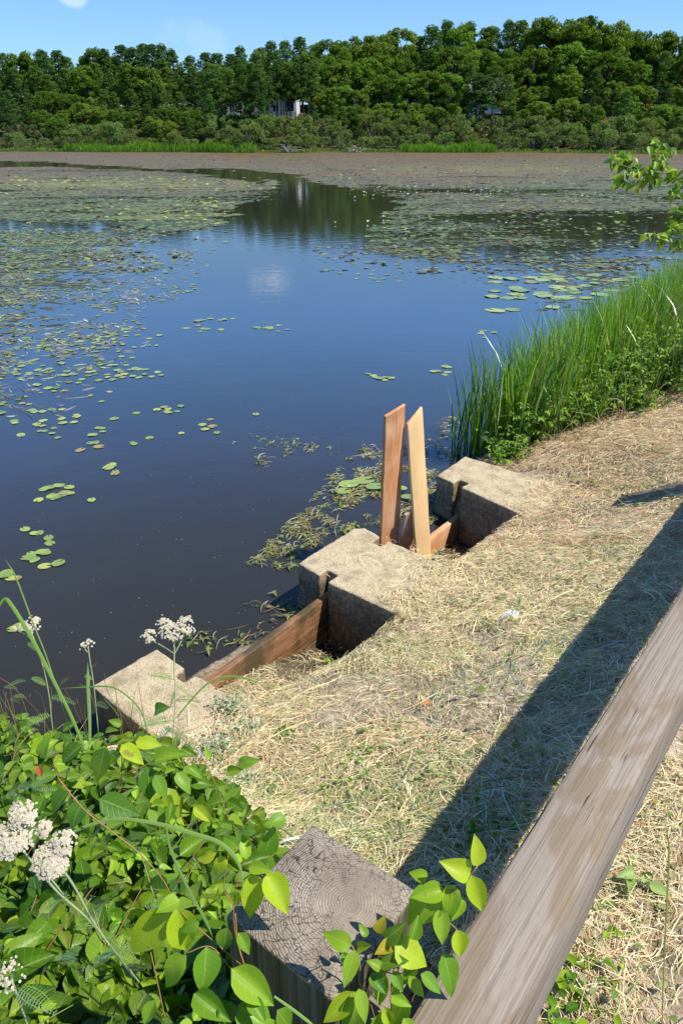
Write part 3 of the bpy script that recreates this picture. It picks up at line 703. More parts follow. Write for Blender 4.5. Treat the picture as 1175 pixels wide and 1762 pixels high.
def house(name, loc, wx, wy, hh, wall, label, wins, deck=None):
    r = empty(name, loc, label, 'house', None, rad(-4))
    box(MB(), (-wx / 2, 0, -1.5), (wx / 2, wy, hh), wall).build('wall', M_clap, r, False)
    m = MB(); e = .5; rz = hh + wy * .36
    v = [(-wx / 2 - e, -e, hh - .1), (wx / 2 + e, -e, hh - .1), (wx / 2 + e, wy / 2, rz), (-wx / 2 - e, wy / 2, rz), (wx / 2 + e, wy + e, hh - .1), (-wx / 2 - e, wy + e, hh - .1)]
    v += [(a, b_, c_ + .22) for a, b_, c_ in v]
    m.add(v, [(6, 7, 8, 9), (9, 8, 10, 11), (0, 3, 2, 1), (3, 5, 4, 2), (0, 1, 7, 6), (4, 5, 11, 10), (1, 2, 8, 7), (2, 4, 10, 8), (3, 0, 6, 9), (5, 3, 9, 11)]).build('roof', M_roof, r, False)
    m = MB(); m.add([(-wx / 2, .01, hh), (-wx / 2, wy, hh), (-wx / 2, wy / 2, rz), (wx / 2, .01, hh), (wx / 2, wy, hh), (wx / 2, wy / 2, rz)], [(0, 1, 2, 2), (3, 5, 4, 4)], wall).build('gable', M_clap, r, False)
    for (wx0, wz0, ww, wh) in wins:
        f = MB()
        for (a, b_) in (((-.1, -.1), (ww + .1, 0)), ((-.1, wh), (ww + .1, wh + .1)), ((-.1, 0), (0, wh)), ((ww, 0), (ww + .1, wh)), ((ww / 2 - .03, 0), (ww / 2 + .03, wh))):
            box(f, (wx0 + a[0], -.07, wz0 + a[1]), (wx0 + b_[0], -.005, wz0 + b_[1]), (.8, .8, .78))
        fo = f.build('window', M_clap, r, False)
        box(MB(), (wx0, -.03, wz0), (wx0 + ww, -.004, wz0 + wh)).build('pane', M_glass, fo, False)
    if deck:
        x0, x1, z0 = deck; m = MB(); box(m, (x0, -3, z0 - .25), (x1, -.01, z0), (.45, .43, .40)); m.build('deck', M_clap, r, False)
        m = MB()
        for xx in np.arange(x0, x1 + .01, (x1 - x0) / 24): box(m, (xx - .03, -3.0, z0 + .001), (xx + .03, -2.94, z0 + .95), (.75, .75, .73))
        box(m, (x0, -3.03, z0 + .951), (x1, -2.9, z0 + 1.05), (.78, .78, .76)); m.build('railing', M_clap, r, False)
        m = MB()
        for xx in (x0 + .2, (x0 + x1) / 2, x1 - .2): box(m, (xx - .08, -2.9, -2.5), (xx + .08, -2.74, z0 - .251), (.4, .3, .22))
        m.build('deck_posts', M_clap, r, False)
    return r
yh = far_shore(-14) + 28
house('grey_house', (-14.8, yh, 5.0), 13, 8, 3.6, (.62, .63, .63), 'long grey house with a white-railed deck, glimpsed through pine trunks', [(-5.5, 1.2, 1.2, 1.5), (-2.8, 1.0, 1.8, 2.0), (0, 1.2, 1.2, 1.5), (2.4, 1.2, 1., 1.5), (4.6, 1.2, 1.6, 2.6)], (-7, -1, .6))
yh = far_shore(25) + 28
house('white_house', (26.6, yh, 5.9), 6.5, 7, 3.2, (.86, .86, .86), 'white house glimpsed between trunks above the bare orange slope', [(-2.8, 1.0, 1, 1.5), (-.6, 1.0, 1, 1.5), (1.6, 1.0, 1.1, 1.5)])
# ------------------------------------------------------------------ concrete piers with board slots
g = NG('weathered_concrete'); co = g.n('NewGeometry').outputs['Position']; sp = g.n('SeparateXYZ'); g.l(co, sp.inputs[0])
n1 = g.noise(co, 9, 6, .6); n2 = g.noise(co, 110, 5, .7); n3 = g.noise(co, 35, 4)
vo = g.n('TexVoronoi'); vo.inputs['Scale'].default_value = 140; g.l(co, vo.inputs['Vector'])
c = g.ramp(n1, [(.3, (.30, .24, .14)), (.5, (.46, .37, .235)), (.7, (.55, .47, .32))])
c = g.mix(g.math('MULTIPLY', g.ramp(n2, [(.36, 1), (.50, 0)]), .8), c, (.14, .11, .07))
c = g.mix(g.math('MULTIPLY', g.ramp(vo.outputs['Distance'], [(.05, 1), (.16, 0)]), .5), c, (.70, .64, .52))
c = g.mix(g.math('MULTIPLY', g.ramp(n1, [(.55, 0), (.68, 1)]), .4), c, (.36, .30, .10))
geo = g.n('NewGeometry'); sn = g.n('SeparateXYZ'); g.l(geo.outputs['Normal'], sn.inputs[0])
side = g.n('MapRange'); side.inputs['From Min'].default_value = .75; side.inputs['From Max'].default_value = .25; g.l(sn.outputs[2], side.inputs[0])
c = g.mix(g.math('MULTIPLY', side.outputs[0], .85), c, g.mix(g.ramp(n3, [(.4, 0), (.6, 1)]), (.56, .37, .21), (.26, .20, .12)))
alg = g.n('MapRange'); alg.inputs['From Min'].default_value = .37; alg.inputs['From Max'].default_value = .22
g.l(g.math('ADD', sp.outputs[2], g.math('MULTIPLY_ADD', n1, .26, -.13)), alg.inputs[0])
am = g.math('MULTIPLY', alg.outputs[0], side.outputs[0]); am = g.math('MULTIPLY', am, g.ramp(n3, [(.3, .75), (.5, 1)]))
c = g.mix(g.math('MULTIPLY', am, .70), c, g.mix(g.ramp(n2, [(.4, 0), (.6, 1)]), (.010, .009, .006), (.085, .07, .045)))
ro = g.math('MULTIPLY_ADD', am, -.5, .9)
hh = g.math('ADD', g.math('MULTIPLY', n2, .7), g.math('ADD', n3, g.math('MULTIPLY', vo.outputs['Distance'], .3)))
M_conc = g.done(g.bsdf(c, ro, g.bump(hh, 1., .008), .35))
tex = bpy.data.textures.new('lumps', 'CLOUDS'); tex.noise_scale = .09; tex.noise_depth = 3
PIERS = [
    ([(.92, 2.26), (1.29, 2.24), (1.27, 2.01), (1.20, 2.01), (1.20, 1.94), (1.27, 1.94), (1.25, 1.35), (.84, 1.35)], 'pale concrete pier nearest the camera, behind the yarrow and green leaves'),
    ([(2.34, 2.21), (2.31, 2.02), (2.39, 2.02), (2.38, 1.94), (2.28, 1.94), (2.25, 1.30), (2.84, 1.25), (2.86, 1.56), (2.89, 1.93), (2.81, 1.93), (2.82, 2.0), (2.905, 2.0), (2.94, 2.15), (2.9, 2.2)], 'middle concrete pier with black wet side, left of the upright boards'),
    ([(3.94, 2.2), (3.90, 2.03), (3.98, 2.03), (3.97, 1.95), (3.87, 1.95), (3.69, 1.28), (4.33, 1.28), (4.35, 1.62), (4.40, 2.21)], 'farthest concrete pier with notched side, in front of the reeds')]
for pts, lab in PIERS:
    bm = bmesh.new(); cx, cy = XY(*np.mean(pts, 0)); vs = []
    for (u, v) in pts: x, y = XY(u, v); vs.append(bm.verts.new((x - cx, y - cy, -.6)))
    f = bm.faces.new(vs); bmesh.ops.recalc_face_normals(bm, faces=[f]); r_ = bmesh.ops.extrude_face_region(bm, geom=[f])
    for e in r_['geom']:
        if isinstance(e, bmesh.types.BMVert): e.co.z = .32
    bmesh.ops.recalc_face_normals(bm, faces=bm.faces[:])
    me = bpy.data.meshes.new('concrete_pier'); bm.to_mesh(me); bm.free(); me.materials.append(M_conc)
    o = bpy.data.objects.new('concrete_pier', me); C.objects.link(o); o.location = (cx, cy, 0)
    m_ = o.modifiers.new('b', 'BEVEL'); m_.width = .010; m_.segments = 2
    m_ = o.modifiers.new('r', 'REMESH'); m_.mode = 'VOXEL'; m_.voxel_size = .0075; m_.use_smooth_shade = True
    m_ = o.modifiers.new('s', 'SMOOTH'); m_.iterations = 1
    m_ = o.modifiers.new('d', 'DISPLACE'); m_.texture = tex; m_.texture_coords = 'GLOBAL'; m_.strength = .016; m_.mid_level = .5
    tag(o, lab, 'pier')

# ------------------------------------------------------------------ planks
def plank(L, W, T, mat, name, col=(1, 1, 1), skew=0., wob=.0015, n=24, parent=None, r=.004):
    """length along x, width along z, thickness along y; skew slants the +x end cut"""
    cs = []
    for (cy, cz, a0) in ((1, 1, 0), (-1, 1, 90), (-1, -1, 180), (1, -1, 270)):
        for a in (0, 45, 90):
            t = rad(a0 + a); cs.append((cy * (T / 2 - r) + r * math.cos(t), cz * (W / 2 - r) + r * math.sin(t)))
    cs = np.array(cs); k = len(cs); xs = np.concatenate([[0, r * .5], np.linspace(r * 2, L - r * 2, n), [L - r * .5, L]]); v = []
    for i, x in enumerate(xs):
        e = .6 if i in (0, len(xs) - 1) else 1.
        e = (T / 2 - r * .7) / (T / 2) if i in (0, len(xs) - 1) else 1
        w1, w2 = RNG.normal(0, wob, 2)
        for (y, z) in cs: v.append((x + skew * (z / W) * (x / L) ** 3, y * e + w1, z * (1 - (1 - e) * T / W) + w2))
    v = np.array(v); f = []
    for i in range(len(xs) - 1):
        for j in range(k): a = i * k + j; b = i * k + (j + 1) % k; f.append((a, b, b + k, a + k))
    c0, c1 = v[:k].mean(0), v[-k:].mean(0); v = np.vstack([v, c0, c1]); m = len(v)
    for j in range(k):
        f.append((m - 2, (j + 1) % k, j, j)); b = (len(xs) - 1) * k; f.append((m - 1, b + j, b + (j + 1) % k, b + (j + 1) % k))
    f = [(q[3], q[2], q[1], q[0]) if q[2] != q[3] else (q[0], q[2], q[1], q[1]) for q in f]
    mb = MB(); mb.add(v, f, col); return mb.build(name, mat, parent, True)
def orient(o, origin, xdir, zdir):
    x = norm(np.array(xdir, float)); y = norm(np.cross(np.array(zdir, float), x)); z = np.cross(x, y)
    from mathutils import Matrix
    m = Matrix(((x[0], y[0], z[0], origin[0]), (x[1], y[1], z[1], origin[1]), (x[2], y[2], z[2], origin[2]), (0, 0, 0, 1))); o.matrix_world = m
    return o
M_wet = wood_mat('wet_plank', (.27, .13, .06), (.12, .055, .03), (.44, .25, .14), 40, .42, (.05, .045, .02), .85, bump=.8)
M_red = wood_mat('orange_brown_board', (.52, .25, .11), (.34, .14, .06), (.66, .40, .21), 50, .5, (.62, .45, .30), .35, bump=.5)
M_tan = wood_mat('fresh_pine_board', (.66, .44, .21), (.56, .35, .15), (.74, .54, .30), 70, .55, (.60, .36, .16), .2, bump=.3)
a, b = XYZ(1.215, 1.972, .08), XYZ(2.375, 1.972, .08)
o = plank(1.16, .24, .042, M_wet, 'stop_log', skew=.0); orient(o, a, b - a, (0, 0, 1)); tag(o, 'wet brown plank set on edge between the near and middle piers', 'board', 'dam boards')
o = plank(1.16, .20, .04, M_wet, 'stop_log', skew=.0); orient(o, a + [0.004, -.003, -.222], b - a, (0, 0, 1)); tag(o, 'lower plank beneath the wet brown plank, near gate', 'board', 'dam boards')
a, b = XYZ(2.83, 1.965, -.06), XYZ(3.965, 1.985, -.06)
o = plank(1.14, .24, .042, M_red, 'stop_log'); orient(o, a, b - a, (0, 0, 1)); tag(o, 'orange-brown plank set on edge between the middle and far piers', 'board', 'dam boards')
def stand(name, bot, top, wdir, W_, T_, skew, mat, label):
    o = plank(np.linalg.norm(top - bot), W_, T_, mat, name, skew=skew, n=16); orient(o, bot, top - bot, wdir); tag(o, label, 'board', 'dam boards'); return o
o = stand('upright_board', np.array([.31, 4.25, -.05]), np.array([.325, 4.30, 1.10]), (.80, .60, 0), .155, .025, .05, M_red, 'tall orange-brown board standing upright behind the middle pier')
o = stand('upright_board', np.array([.56, 4.20, -.1]), np.array([.45, 4.36, 1.045]), (.84, .54, 0), .122, .022, .085, M_tan, 'tall pale tan board with a knot, leaning beside the orange-brown board')
kn = MB(); th = np.linspace(0, 2 * PI, 13)[:-1]
kn.add(np.vstack([[(math.cos(t) * .021, .0, math.sin(t) * .011) for t in th], [(0, -.0006, 0)]]), [(12, (i + 1) % 12, i, i) for i in range(12)], (.30, .14, .05)); k_ = kn.build('knot', plain_tint('knot_wood', .6, 120, .6), o); k_.location = (1.03, -.0114, -.01)
k2 = bpy.data.objects['upright_board.001'] if 'upright_board.001' in bpy.data.objects else o
M_pale = wood_mat('pale_wet_board', (.50, .36, .27), (.30, .17, .10), (.66, .55, .46), 60, .5, (.25, .11, .06), .8, bump=.4)
o = stand('board_offcut', np.array([.40, 4.36, -.25]), np.array([.46, 4.27, .44]), (.8, .6, 0), .13, .022, .05, M_pale, 'short pale board with brown streaks wedged between the two upright boards')

# ------------------------------------------------------------------ timber guardrail
fence = empty('timber_guardrail', (*XY(0, 0), .8), 'weathered grey timber guardrail with square posts, crossing the lower right', 'guardrail')
inv = np.array(fence.location)
g = NG('weathered_rail'); co = g.coord()
n1 = g.noise(g.mapv(co, (.10, 7, 7)), 6, 8, .7, .15); n2 = g.noise(g.mapv(co, (.004, 1, 1)), 260, 4, .6); n3 = g.noise(g.mapv(co, (.4, 1, 1), (.7, 0, 0)), 8, 4, .6, .8); n4 = g.noise(g.mapv(co, (.010, 1, 1)), 75, 3, .55, .15); n5 = g.noise(co, 400, 2)
c = g.ramp(n1, [(.25, (.225, .185, .145)), (.5, (.26, .218, .172)), (.78, (.30, .258, .21))])
c = g.mix(g.math('MULTIPLY', g.ramp(n2, [(.41, 1), (.48, 0)]), .6), c, (.15, .12, .09)); kn_ = g.n('TexVoronoi'); kn_.inputs['Scale'].default_value = 2.6; g.l(g.mapv(co, (.55, 1.6, 1.6), (.3, .2, 0)), kn_.inputs['Vector']); c = g.mix(g.math('MULTIPLY', g.ramp(kn_.outputs['Distance'], [(.05, 1), (.08, 0)]), .75), c, (.12, .075, .04))
st = g.math('MULTIPLY', g.ramp(n3, [(.50, 0), (.56, 1)]), g.ramp(n1, [(.35, .9), (.7, .35)]))
c = g.mix(g.math('MULTIPLY', st, .75), c, (.17, .115, .06))
c = g.mix(g.math('MULTIPLY', g.ramp(g.noise(g.mapv(co, (.5, 1, 1), (3, 1, 0)), 7, 3), [(.62, 0), (.68, 1)]), .5), c, (.40, .27, .10))
crk = g.ramp(n4, [(.345, 1), (.365, 0)]); c = g.mix(crk, c, (.035, .028, .022))
h = g.math('ADD', g.math('MULTIPLY', n2, 1.), g.math('MULTIPLY_ADD', crk, -2.5, g.math('MULTIPLY', n5, .2)))
M_rail = g.done(g.bsdf(c, .82, g.bump(h, .75, .003), .2))
def part(o, origin, xd, zd):
    orient(o, origin, xd, zd); mw = o.matrix_world.copy(); o.parent = fence; from_ = Vector(inv); mw.translation = mw.translation - from_; o.matrix_world = mw; o.matrix_parent_inverse.identity()
    o.location = mw.translation; o.rotation_euler = mw.to_euler(); return o
du3 = np.array([DU[0], DU[1], 0])
o = plank(9.5, .116, .21, M_rail, 'rail', n=160, wob=.0007, r=.008)
part(o, XYZ(-1.6, -.056, 1.395), du3, (DV[0], DV[1], 0))
g = NG('weathered_post'); co = g.coord(); s0 = g.n('SeparateXYZ'); g.l(co, s0.inputs[0])
wv_ = g.noise(co, 22, 4); wv2 = g.noise(co, 90, 3)
# ring centre near the rail side of the post; local x is up, y and z across
dy = g.math('ADD', s0.outputs[1], -.026); dz = g.math('ADD', s0.outputs[2], .038)
rr = g.math('SQRT', g.math('ADD', g.math('MULTIPLY', dy, dy), g.math('MULTIPLY', dz, dz)))
rw = g.math('ADD', rr, g.math('MULTIPLY', wv_, .022)); th_ = g.math('ARCTAN2', dy, dz)
rings = g.math('SINE', g.math('MULTIPLY', rw, 2 * PI / .0042))
cv = g.n('CombineXYZ'); g.l(g.math('MULTIPLY', rw, 75.), cv.inputs[0]); g.l(g.math('MULTIPLY', g.math('ADD', th_, g.math('MULTIPLY', wv_, .35)), 9.5), cv.inputs[1])
vo = g.n('TexVoronoi', feature='DISTANCE_TO_EDGE'); vo.inputs['Scale'].default_value = 1.; vo.inputs['Randomness'].default_value = .75; g.l(cv.outputs[0], vo.inputs['Vector'])
cv2 = g.n('CombineXYZ'); g.l(g.math('MULTIPLY', rw, 16.), cv2.inputs[0]); g.l(g.math('MULTIPLY', th_, 3.2), cv2.inputs[1])
vo2 = g.n('TexVoronoi', feature='DISTANCE_TO_EDGE'); vo2.inputs['Scale'].default_value = 1.; g.l(cv2.outputs[0], vo2.inputs['Vector'])
msk = g.ramp(g.math('ADD', rr, g.math('MULTIPLY', wv_, .10)), [(.09, .0), (.15, 1)])
ck = g.math('MULTIPLY', g.ramp(g.math('ADD', vo.outputs['Distance'], g.math('MULTIPLY', wv2, .06)), [(.035, .85), (.06, 0)]), msk); ck = g.math('MULTIPLY', ck, g.ramp(g.noise(co, 30, 3), [(.36, .25), (.5, 1)]))
rs = g.math('ABSOLUTE', g.math('SINE', g.math('ADD', g.math('MULTIPLY', th_, 3.5), g.math('MULTIPLY', g.math('ADD', wv_, g.math('MULTIPLY', wv2, .35)), 5.5))))
rad_ = g.math('MULTIPLY', g.math('LESS_THAN', g.math('MULTIPLY', rs, rr), .0011), g.math('GREATER_THAN', g.math('ADD', rr, g.math('MULTIPLY', wv_, .08)), .075)); ck = g.math('MAXIMUM', ck, g.math('MULTIPLY', rad_, .9))
ck2 = g.ramp(g.math('ADD', vo2.outputs['Distance'], g.math('MULTIPLY', wv2, .05)), [(.012, .9), (.028, 0)])
top = g.ramp(g.noise(co, 12, 4), [(.3, (.22, .18, .13)), (.5, (.285, .235, .175)), (.7, (.36, .305, .24))])
top = g.mix(g.math('MULTIPLY_ADD', rings, .13, .13), top, (.14, .12, .10)); top = g.mix(g.math('MULTIPLY', g.ramp(g.noise(co, 16, 5, .7), [(.45, 0), (.62, 1)]), .45), top, (.17, .13, .095))
top = g.mix(g.math('MULTIPLY', g.math('MAXIMUM', ck, ck2), .92), top, (.025, .02, .017))
sd = g.noise(g.mapv(co, (.012, 1, 1)), 150, 5, .6, .2)
sdc = g.ramp(sd, [(.33, (.05, .042, .02)), (.5, (.12, .10, .055)), (.68, (.19, .165, .11))])
nrm = g.n('NewGeometry').outputs['Normal']; sn = g.n('SeparateXYZ'); g.l(nrm, sn.inputs[0]); tm = g.math('GREATER_THAN', sn.outputs[2], .6)
c = g.mix(tm, sdc, top)
h = g.n('Mix', data_type='FLOAT'); g.l(tm, h.inputs[0]); g.l(sd, h.inputs[2]); g.l(g.math('ADD', g.math('MULTIPLY', rings, .12), g.math('MULTIPLY', g.math('MAXIMUM', ck, ck2), -1.6)), h.inputs[3])
M_post = g.done(g.bsdf(c, .85, g.bump(h.outputs[0], .9, .004), .15))
for uc in (.08, 4.2):
    o = plank(1.1, .218, .218, M_post, 'post', n=20, wob=.0008, r=.006)
    part(o, XYZ(uc - .01, .204, .405), (0, 0, 1), (DV[0], DV[1], 0))
    o = plank(.09, .104, .15, M_rail, 'spacer_block', n=6, wob=.0005, r=.004)
    part(o, XYZ(uc, .053, 1.30), (0, 0, 1), (DV[0], DV[1], 0))

# ------------------------------------------------------------------ mown straw on the bank
def in_pier(u, v):
    m = np.zeros(np.shape(u), bool)
    for pts, _ in PIERS:
        us = [p[0] for p in pts]; m |= (u > np.interp(v, [1.3, 2.2], [min(us), pts[0][0]])) & (u < max(us)) & (v < 2.24) & (v > 1.25)
    return m
def top_z(x, y):
    u, v = UV(x, y); z = gz(x, y); return np.where(in_pier(u, v), np.maximum(z, .326), z), u, v
def straw(n, u0, u1, v0, v1, seed, lmin=.04, lmax=.2, wmin=.0008, wmax=.0021, lift=.02, dens=None, xlo=-80, cols=None, name=None, label=None, curl=1.):
    u = U(u0, u1, n); v = U(v0, v1, n); x, y = XY(u, v); px, py = pix(np.stack([x, y, .6 + 0 * x], -1))
    keep = (px > xlo) & (px < 1260) & (py < 1900)
    if dens is not None: keep &= U(0, 1, n) < dens(u, v, x, y)
    u, v, x, y = u[keep], v[keep], x[keep], y[keep]; n = len(u)
    flow = vnoise(x * 1.6, y * 1.6, seed, 2) * 4 * PI; th = flow + RNG.normal(0, .75, n)
    L = lmin + (lmax - lmin) * U(0, 1, n) ** 2.0; K = 6; s = np.linspace(-.5, .5, K)
    bend = RNG.normal(0, .9 * curl, n); ang = th[:, None] + bend[:, None] * s[None] * 1.6 + RNG.normal(0, .5 * curl, n)[:, None] * s ** 2 * 4
    st = L[:, None] / (K - 1); X = x[:, None] + np.cumsum(np.cos(ang) * st, 1) - L[:, None] * .5 * np.cos(th)[:, None]; Y = y[:, None] + np.cumsum(np.sin(ang) * st, 1) - L[:, None] * .5 * np.sin(th)[:, None]
    zz, uu, vv = top_z(X, Y)
    hb = U(0, 1, n) ** 2 * lift; arch = U(-.3, 1., n) * L * .12; tilt = RNG.normal(0, .10, n) * L
    Z = zz.max(1)[:, None] * .5 + zz * .5 + hb[:, None] + arch[:, None] * (1 - 4 * s ** 2) + tilt[:, None] * s + .002
    Z = np.maximum(Z, zz + .0015)
    ok = (zz.max(1) - zz.min(1)) < .07
    X, Y, Z, ang, u, n = X[ok], Y[ok], Z[ok], ang[ok], u[ok], int(ok.sum()); x, y = x[ok], y[ok]
    wd = np.stack([-np.sin(ang), np.cos(ang), RNG.normal(0, .4, n)[:, None] + 0 * ang], -1)
    gn = vnoise(x * 1.2 + 5, y * 1.2, seed + 9, 3); gg = np.clip((gn - .50) * 5, 0, 1) * (1 - sstep(u, 3.2, 4.2))
    k = np.where(U(0, 1, n) < .13 + .42 * gg, RNG.choice([3, 4], n, p=[.7, .3]), RNG.choice([0, 1, 2, 5], n, p=[.42, .24, .24, .10]))
    k = np.where((u > 3.2) & (U(0, 1, n) < .35), 5, k)
    pal = cols if cols is not None else np.array([(.78, .63, .36), (.90, .80, .53), (.50, .36, .19), (.46, .48, .20), (.24, .34, .09), (.56, .34, .18)])
    return np.stack([X, Y, Z], -1), wd, np.outer(U(wmin, wmax, n) ** 1, [.4, .9, 1, 1, .8, .25]), pal[k] * U(.75, 1.2, (n, 1))
def dens_bank(u, v, x, y):
    px, py = pix(np.stack([x, y, gz(x, y)], -1))
    d = np.interp(v, [-1.4, -.2, .1, 1.25, 1.6, 1.92], [.75, .75, 1, 1, .9, .35])
    ip = in_pier(u, v); d = np.where(ip, np.interp(v, [1.25, 1.45, 1.62, 1.8], [1, .6, .08, .015]), d)
    d = d * np.where((u > 4.3), np.interp(v, [0, 1.35, 1.7], [1, 1, .25]), 1)
    bare = vnoise(x * 2.1, y * 2.1, 77, 3); d = d * (1 - .8 * sstep(bare, .53, .61) * (u < 2.6) * (u > 0.4))
    d = d * (1 - .55 * sstep(-v, .1, .3))
    return d
mb = MB()
for (n, u0, u1, v0, v1, sd, a, b_, w0, w1) in ((62000, -.4, 2.4, -1.3, 1.9, 1, .015, .11, .0004, .0011), (66000, .6, 3.4, -.3, 1.95, 2, .015, .12, .0005, .0013), (76000, 2.2, 7.4, -1.3, 2.1, 3, .02, .14, .0006, .0016)):
    C_, Wd_, w_, c_ = straw(n, u0, u1, v0, v1, sd, a, b_, w0, w1, .018, dens_bank, curl=.55); ribbons(mb, C_, Wd_, w_, c_)
C_, Wd_, w_, c_ = straw(20000, -2.4, -.35, -1.0, 2.1, 9, .03, .16, .0008, .002, .03, None, -1500); ribbons(mb, C_, Wd_, w_, c_)
C_, Wd_, w_, c_ = straw(26000, 4.2, 7.6, .6, 2.3, 8, .03, .15, .0008, .0020, .03, lambda u, v, x, y: ~in_pier(u - .1, v) & ~in_pier(u, v), -80, np.array([(.60, .48, .28), (.72, .61, .40), (.42, .30, .16), (.36, .40, .14), (.30, .20, .11), (.50, .32, .17)])); ribbons(mb, C_, Wd_, w_, c_)
C_, Wd_, w_, c_ = straw(900, 0, 5.5, -1.2, 1.6, 5, .12, .35, .0008, .0018, .035, dens_bank, curl=.8); ribbons(mb, C_, Wd_, w_, c_)
tag(mb.build('mown_straw', M_straw), 'dry mown grass and straw littering the sandy bank', 'straw', kind='stuff')
# long green cut blades lying in the rail's shade
C_, Wd_, w_, c_ = straw(700, .3, 4.5, .0, .9, 6, .12, .35, .0009, .0020, .03, None, -80, np.tile([.10, .20, .04], (6, 1)), curl=.6); mb = MB(); ribbons(mb, C_, Wd_, w_, c_)
tag(mb.build('cut_green_grass', M_grass), 'fresh green cut grass lying along the foot of the rail', 'grass', kind='stuff')
# little leaves mixed in the litter
lt = leaf_tpl(5, .34, .25, .2, cols=3)
def litter_leaves(mb, n, u0, u1, v0, v1, size, cols, dens=None, zoff=.012, tilt=.45):
    u = U(u0, u1, n); v = U(v0, v1, n); x, y = XY(u, v)
    if dens is not None: k = U(0, 1, n) < dens(u, v, x, y); u, v, x, y = u[k], v[k], x[k], y[k]; n = len(u)
    z, _, _ = top_z(x, y); th = U(0, 6.28, n); nv = np.stack([RNG.normal(0, tilt, n), RNG.normal(0, tilt, n), np.ones(n)], 1)
    cols = np.array(cols); scatter(mb, lt[0], lt[1], frames(np.stack([np.cos(th), np.sin(th), RNG.normal(0, .3, n)], 1), nv), np.stack([x, y, z + U(.2, 1, n) * zoff + .004], 1), U(*size, n), cols[RNG.integers(0, len(cols), n)] * U(.75, 1.2, (n, 1)), lt[2])
def clumpy(f, s, sc=2.):
    return lambda u, v, x, y: np.clip((vnoise(x * sc, y * sc, s, 3) - .47) * 7, .04, 1) * f(u, v, x, y)
mb = MB()
litter_leaves(mb, 4200, -.3, 4.2, -1.2, 1.8, (.012, .032), [(.20, .30, .09), (.32, .36, .17), (.14, .24, .06), (.40, .38, .22)], clumpy(dens_bank, 55), .03)
litter_leaves(mb, 500, 0, 4.5, -1.2, 1.8, (.02, .045), [(.28, .36, .14), (.36, .38, .2)], clumpy(dens_bank, 58), .03)
tag(mb.build('litter_leaves', M_leaf2), 'small wilted green leaves mixed through the mown straw', 'leaf litter', kind='stuff')
mb = MB(); litter_leaves(mb, 300, 0, 5.5, -1.2, 1.7, (.012, .03), [(.42, .20, .10), (.30, .17, .09), (.52, .30, .16)], dens_bank, .03)
tag(mb.build('dead_leaves', M_leaf2), 'scattered rust-brown dead leaf scraps on the straw', 'leaf litter', kind='stuff')
for (px, py, L, lab) in ((737, 1357, .05, 'orange-brown dead leaf on bare sand near the rail shadow'), (740, 1216, .045, 'reddish dead leaf on the straw in the middle of the bank'), (1000, 850, .04, 'tan dead leaf on the straw below the second post shadow')):
    p = P(px, py, .55); z = float(top_z(np.array([p[0]]), np.array([p[1]]))[0][0]); p = P(px, py, z)
    m = MB(); m.add(leaf_tpl(7, .28, .5, .5)[0] * L, leaf_tpl(7, .28, .5, .5)[1], (.55, .27, .12), leaf_tpl(7)[2]); o = m.build('fallen_leaf', M_leaf2); o.location = (p[0], p[1], z + .014); o.rotation_euler = (.2, .1, U(0, 6)); tag(o, lab, 'dead leaf')
# shell
p = P(878, 1066, .48); z = float(top_z(np.array([p[0]]), np.array([p[1]]))[0][0]); p = P(878, 1066, z)
m = MB(); K, Rn = 22, 9; v = []
for i in range(Rn + 1):
    for j in range(K):
        t = 2 * PI * j / K; r = .047 * (i / Rn) ** .9 * (1 + .06 * math.sin(9 * t) * i / Rn); rib = .0016 * math.sin(i * 2.4) + .0022 * math.sin(t * 9 + i) * (i / Rn)
        v.append((r * math.cos(t) + .006 * (1 - i / Rn), r * .72 * math.sin(t) - .012 * (1 - i / Rn), .020 * (1 - (i / Rn) ** 2) + rib))
f = [(i * K + j, i * K + (j + 1) % K, (i + 1) * K + (j + 1) % K, (i + 1) * K + j) for i in range(Rn) for j in range(K)]
m.add(v, f, (.66, .66, .64)); o = m.build('clam_shell', plain_tint('shell_white', .6, 160, .35, .5, .002)); o.location = (p[0], p[1], z + .024); o.rotation_euler = (.15, -.1, .3); tag(o, 'white ridged shell lying on the straw in the middle of the bank', 'shell')
p = P(497, 1465, .62); m = MB(); tube(m, [(0, 0, 0), (.035, .012, .004), (.06, .015, .006)], .0045, 7, (.8, .78, .74)); o = m.build('white_stick', M_stem); o.location = (p[0] - .03, p[1], float(gz(p[0], p[1])) + .018); tag(o, 'short white stick on the ground just left of the post', 'stick')
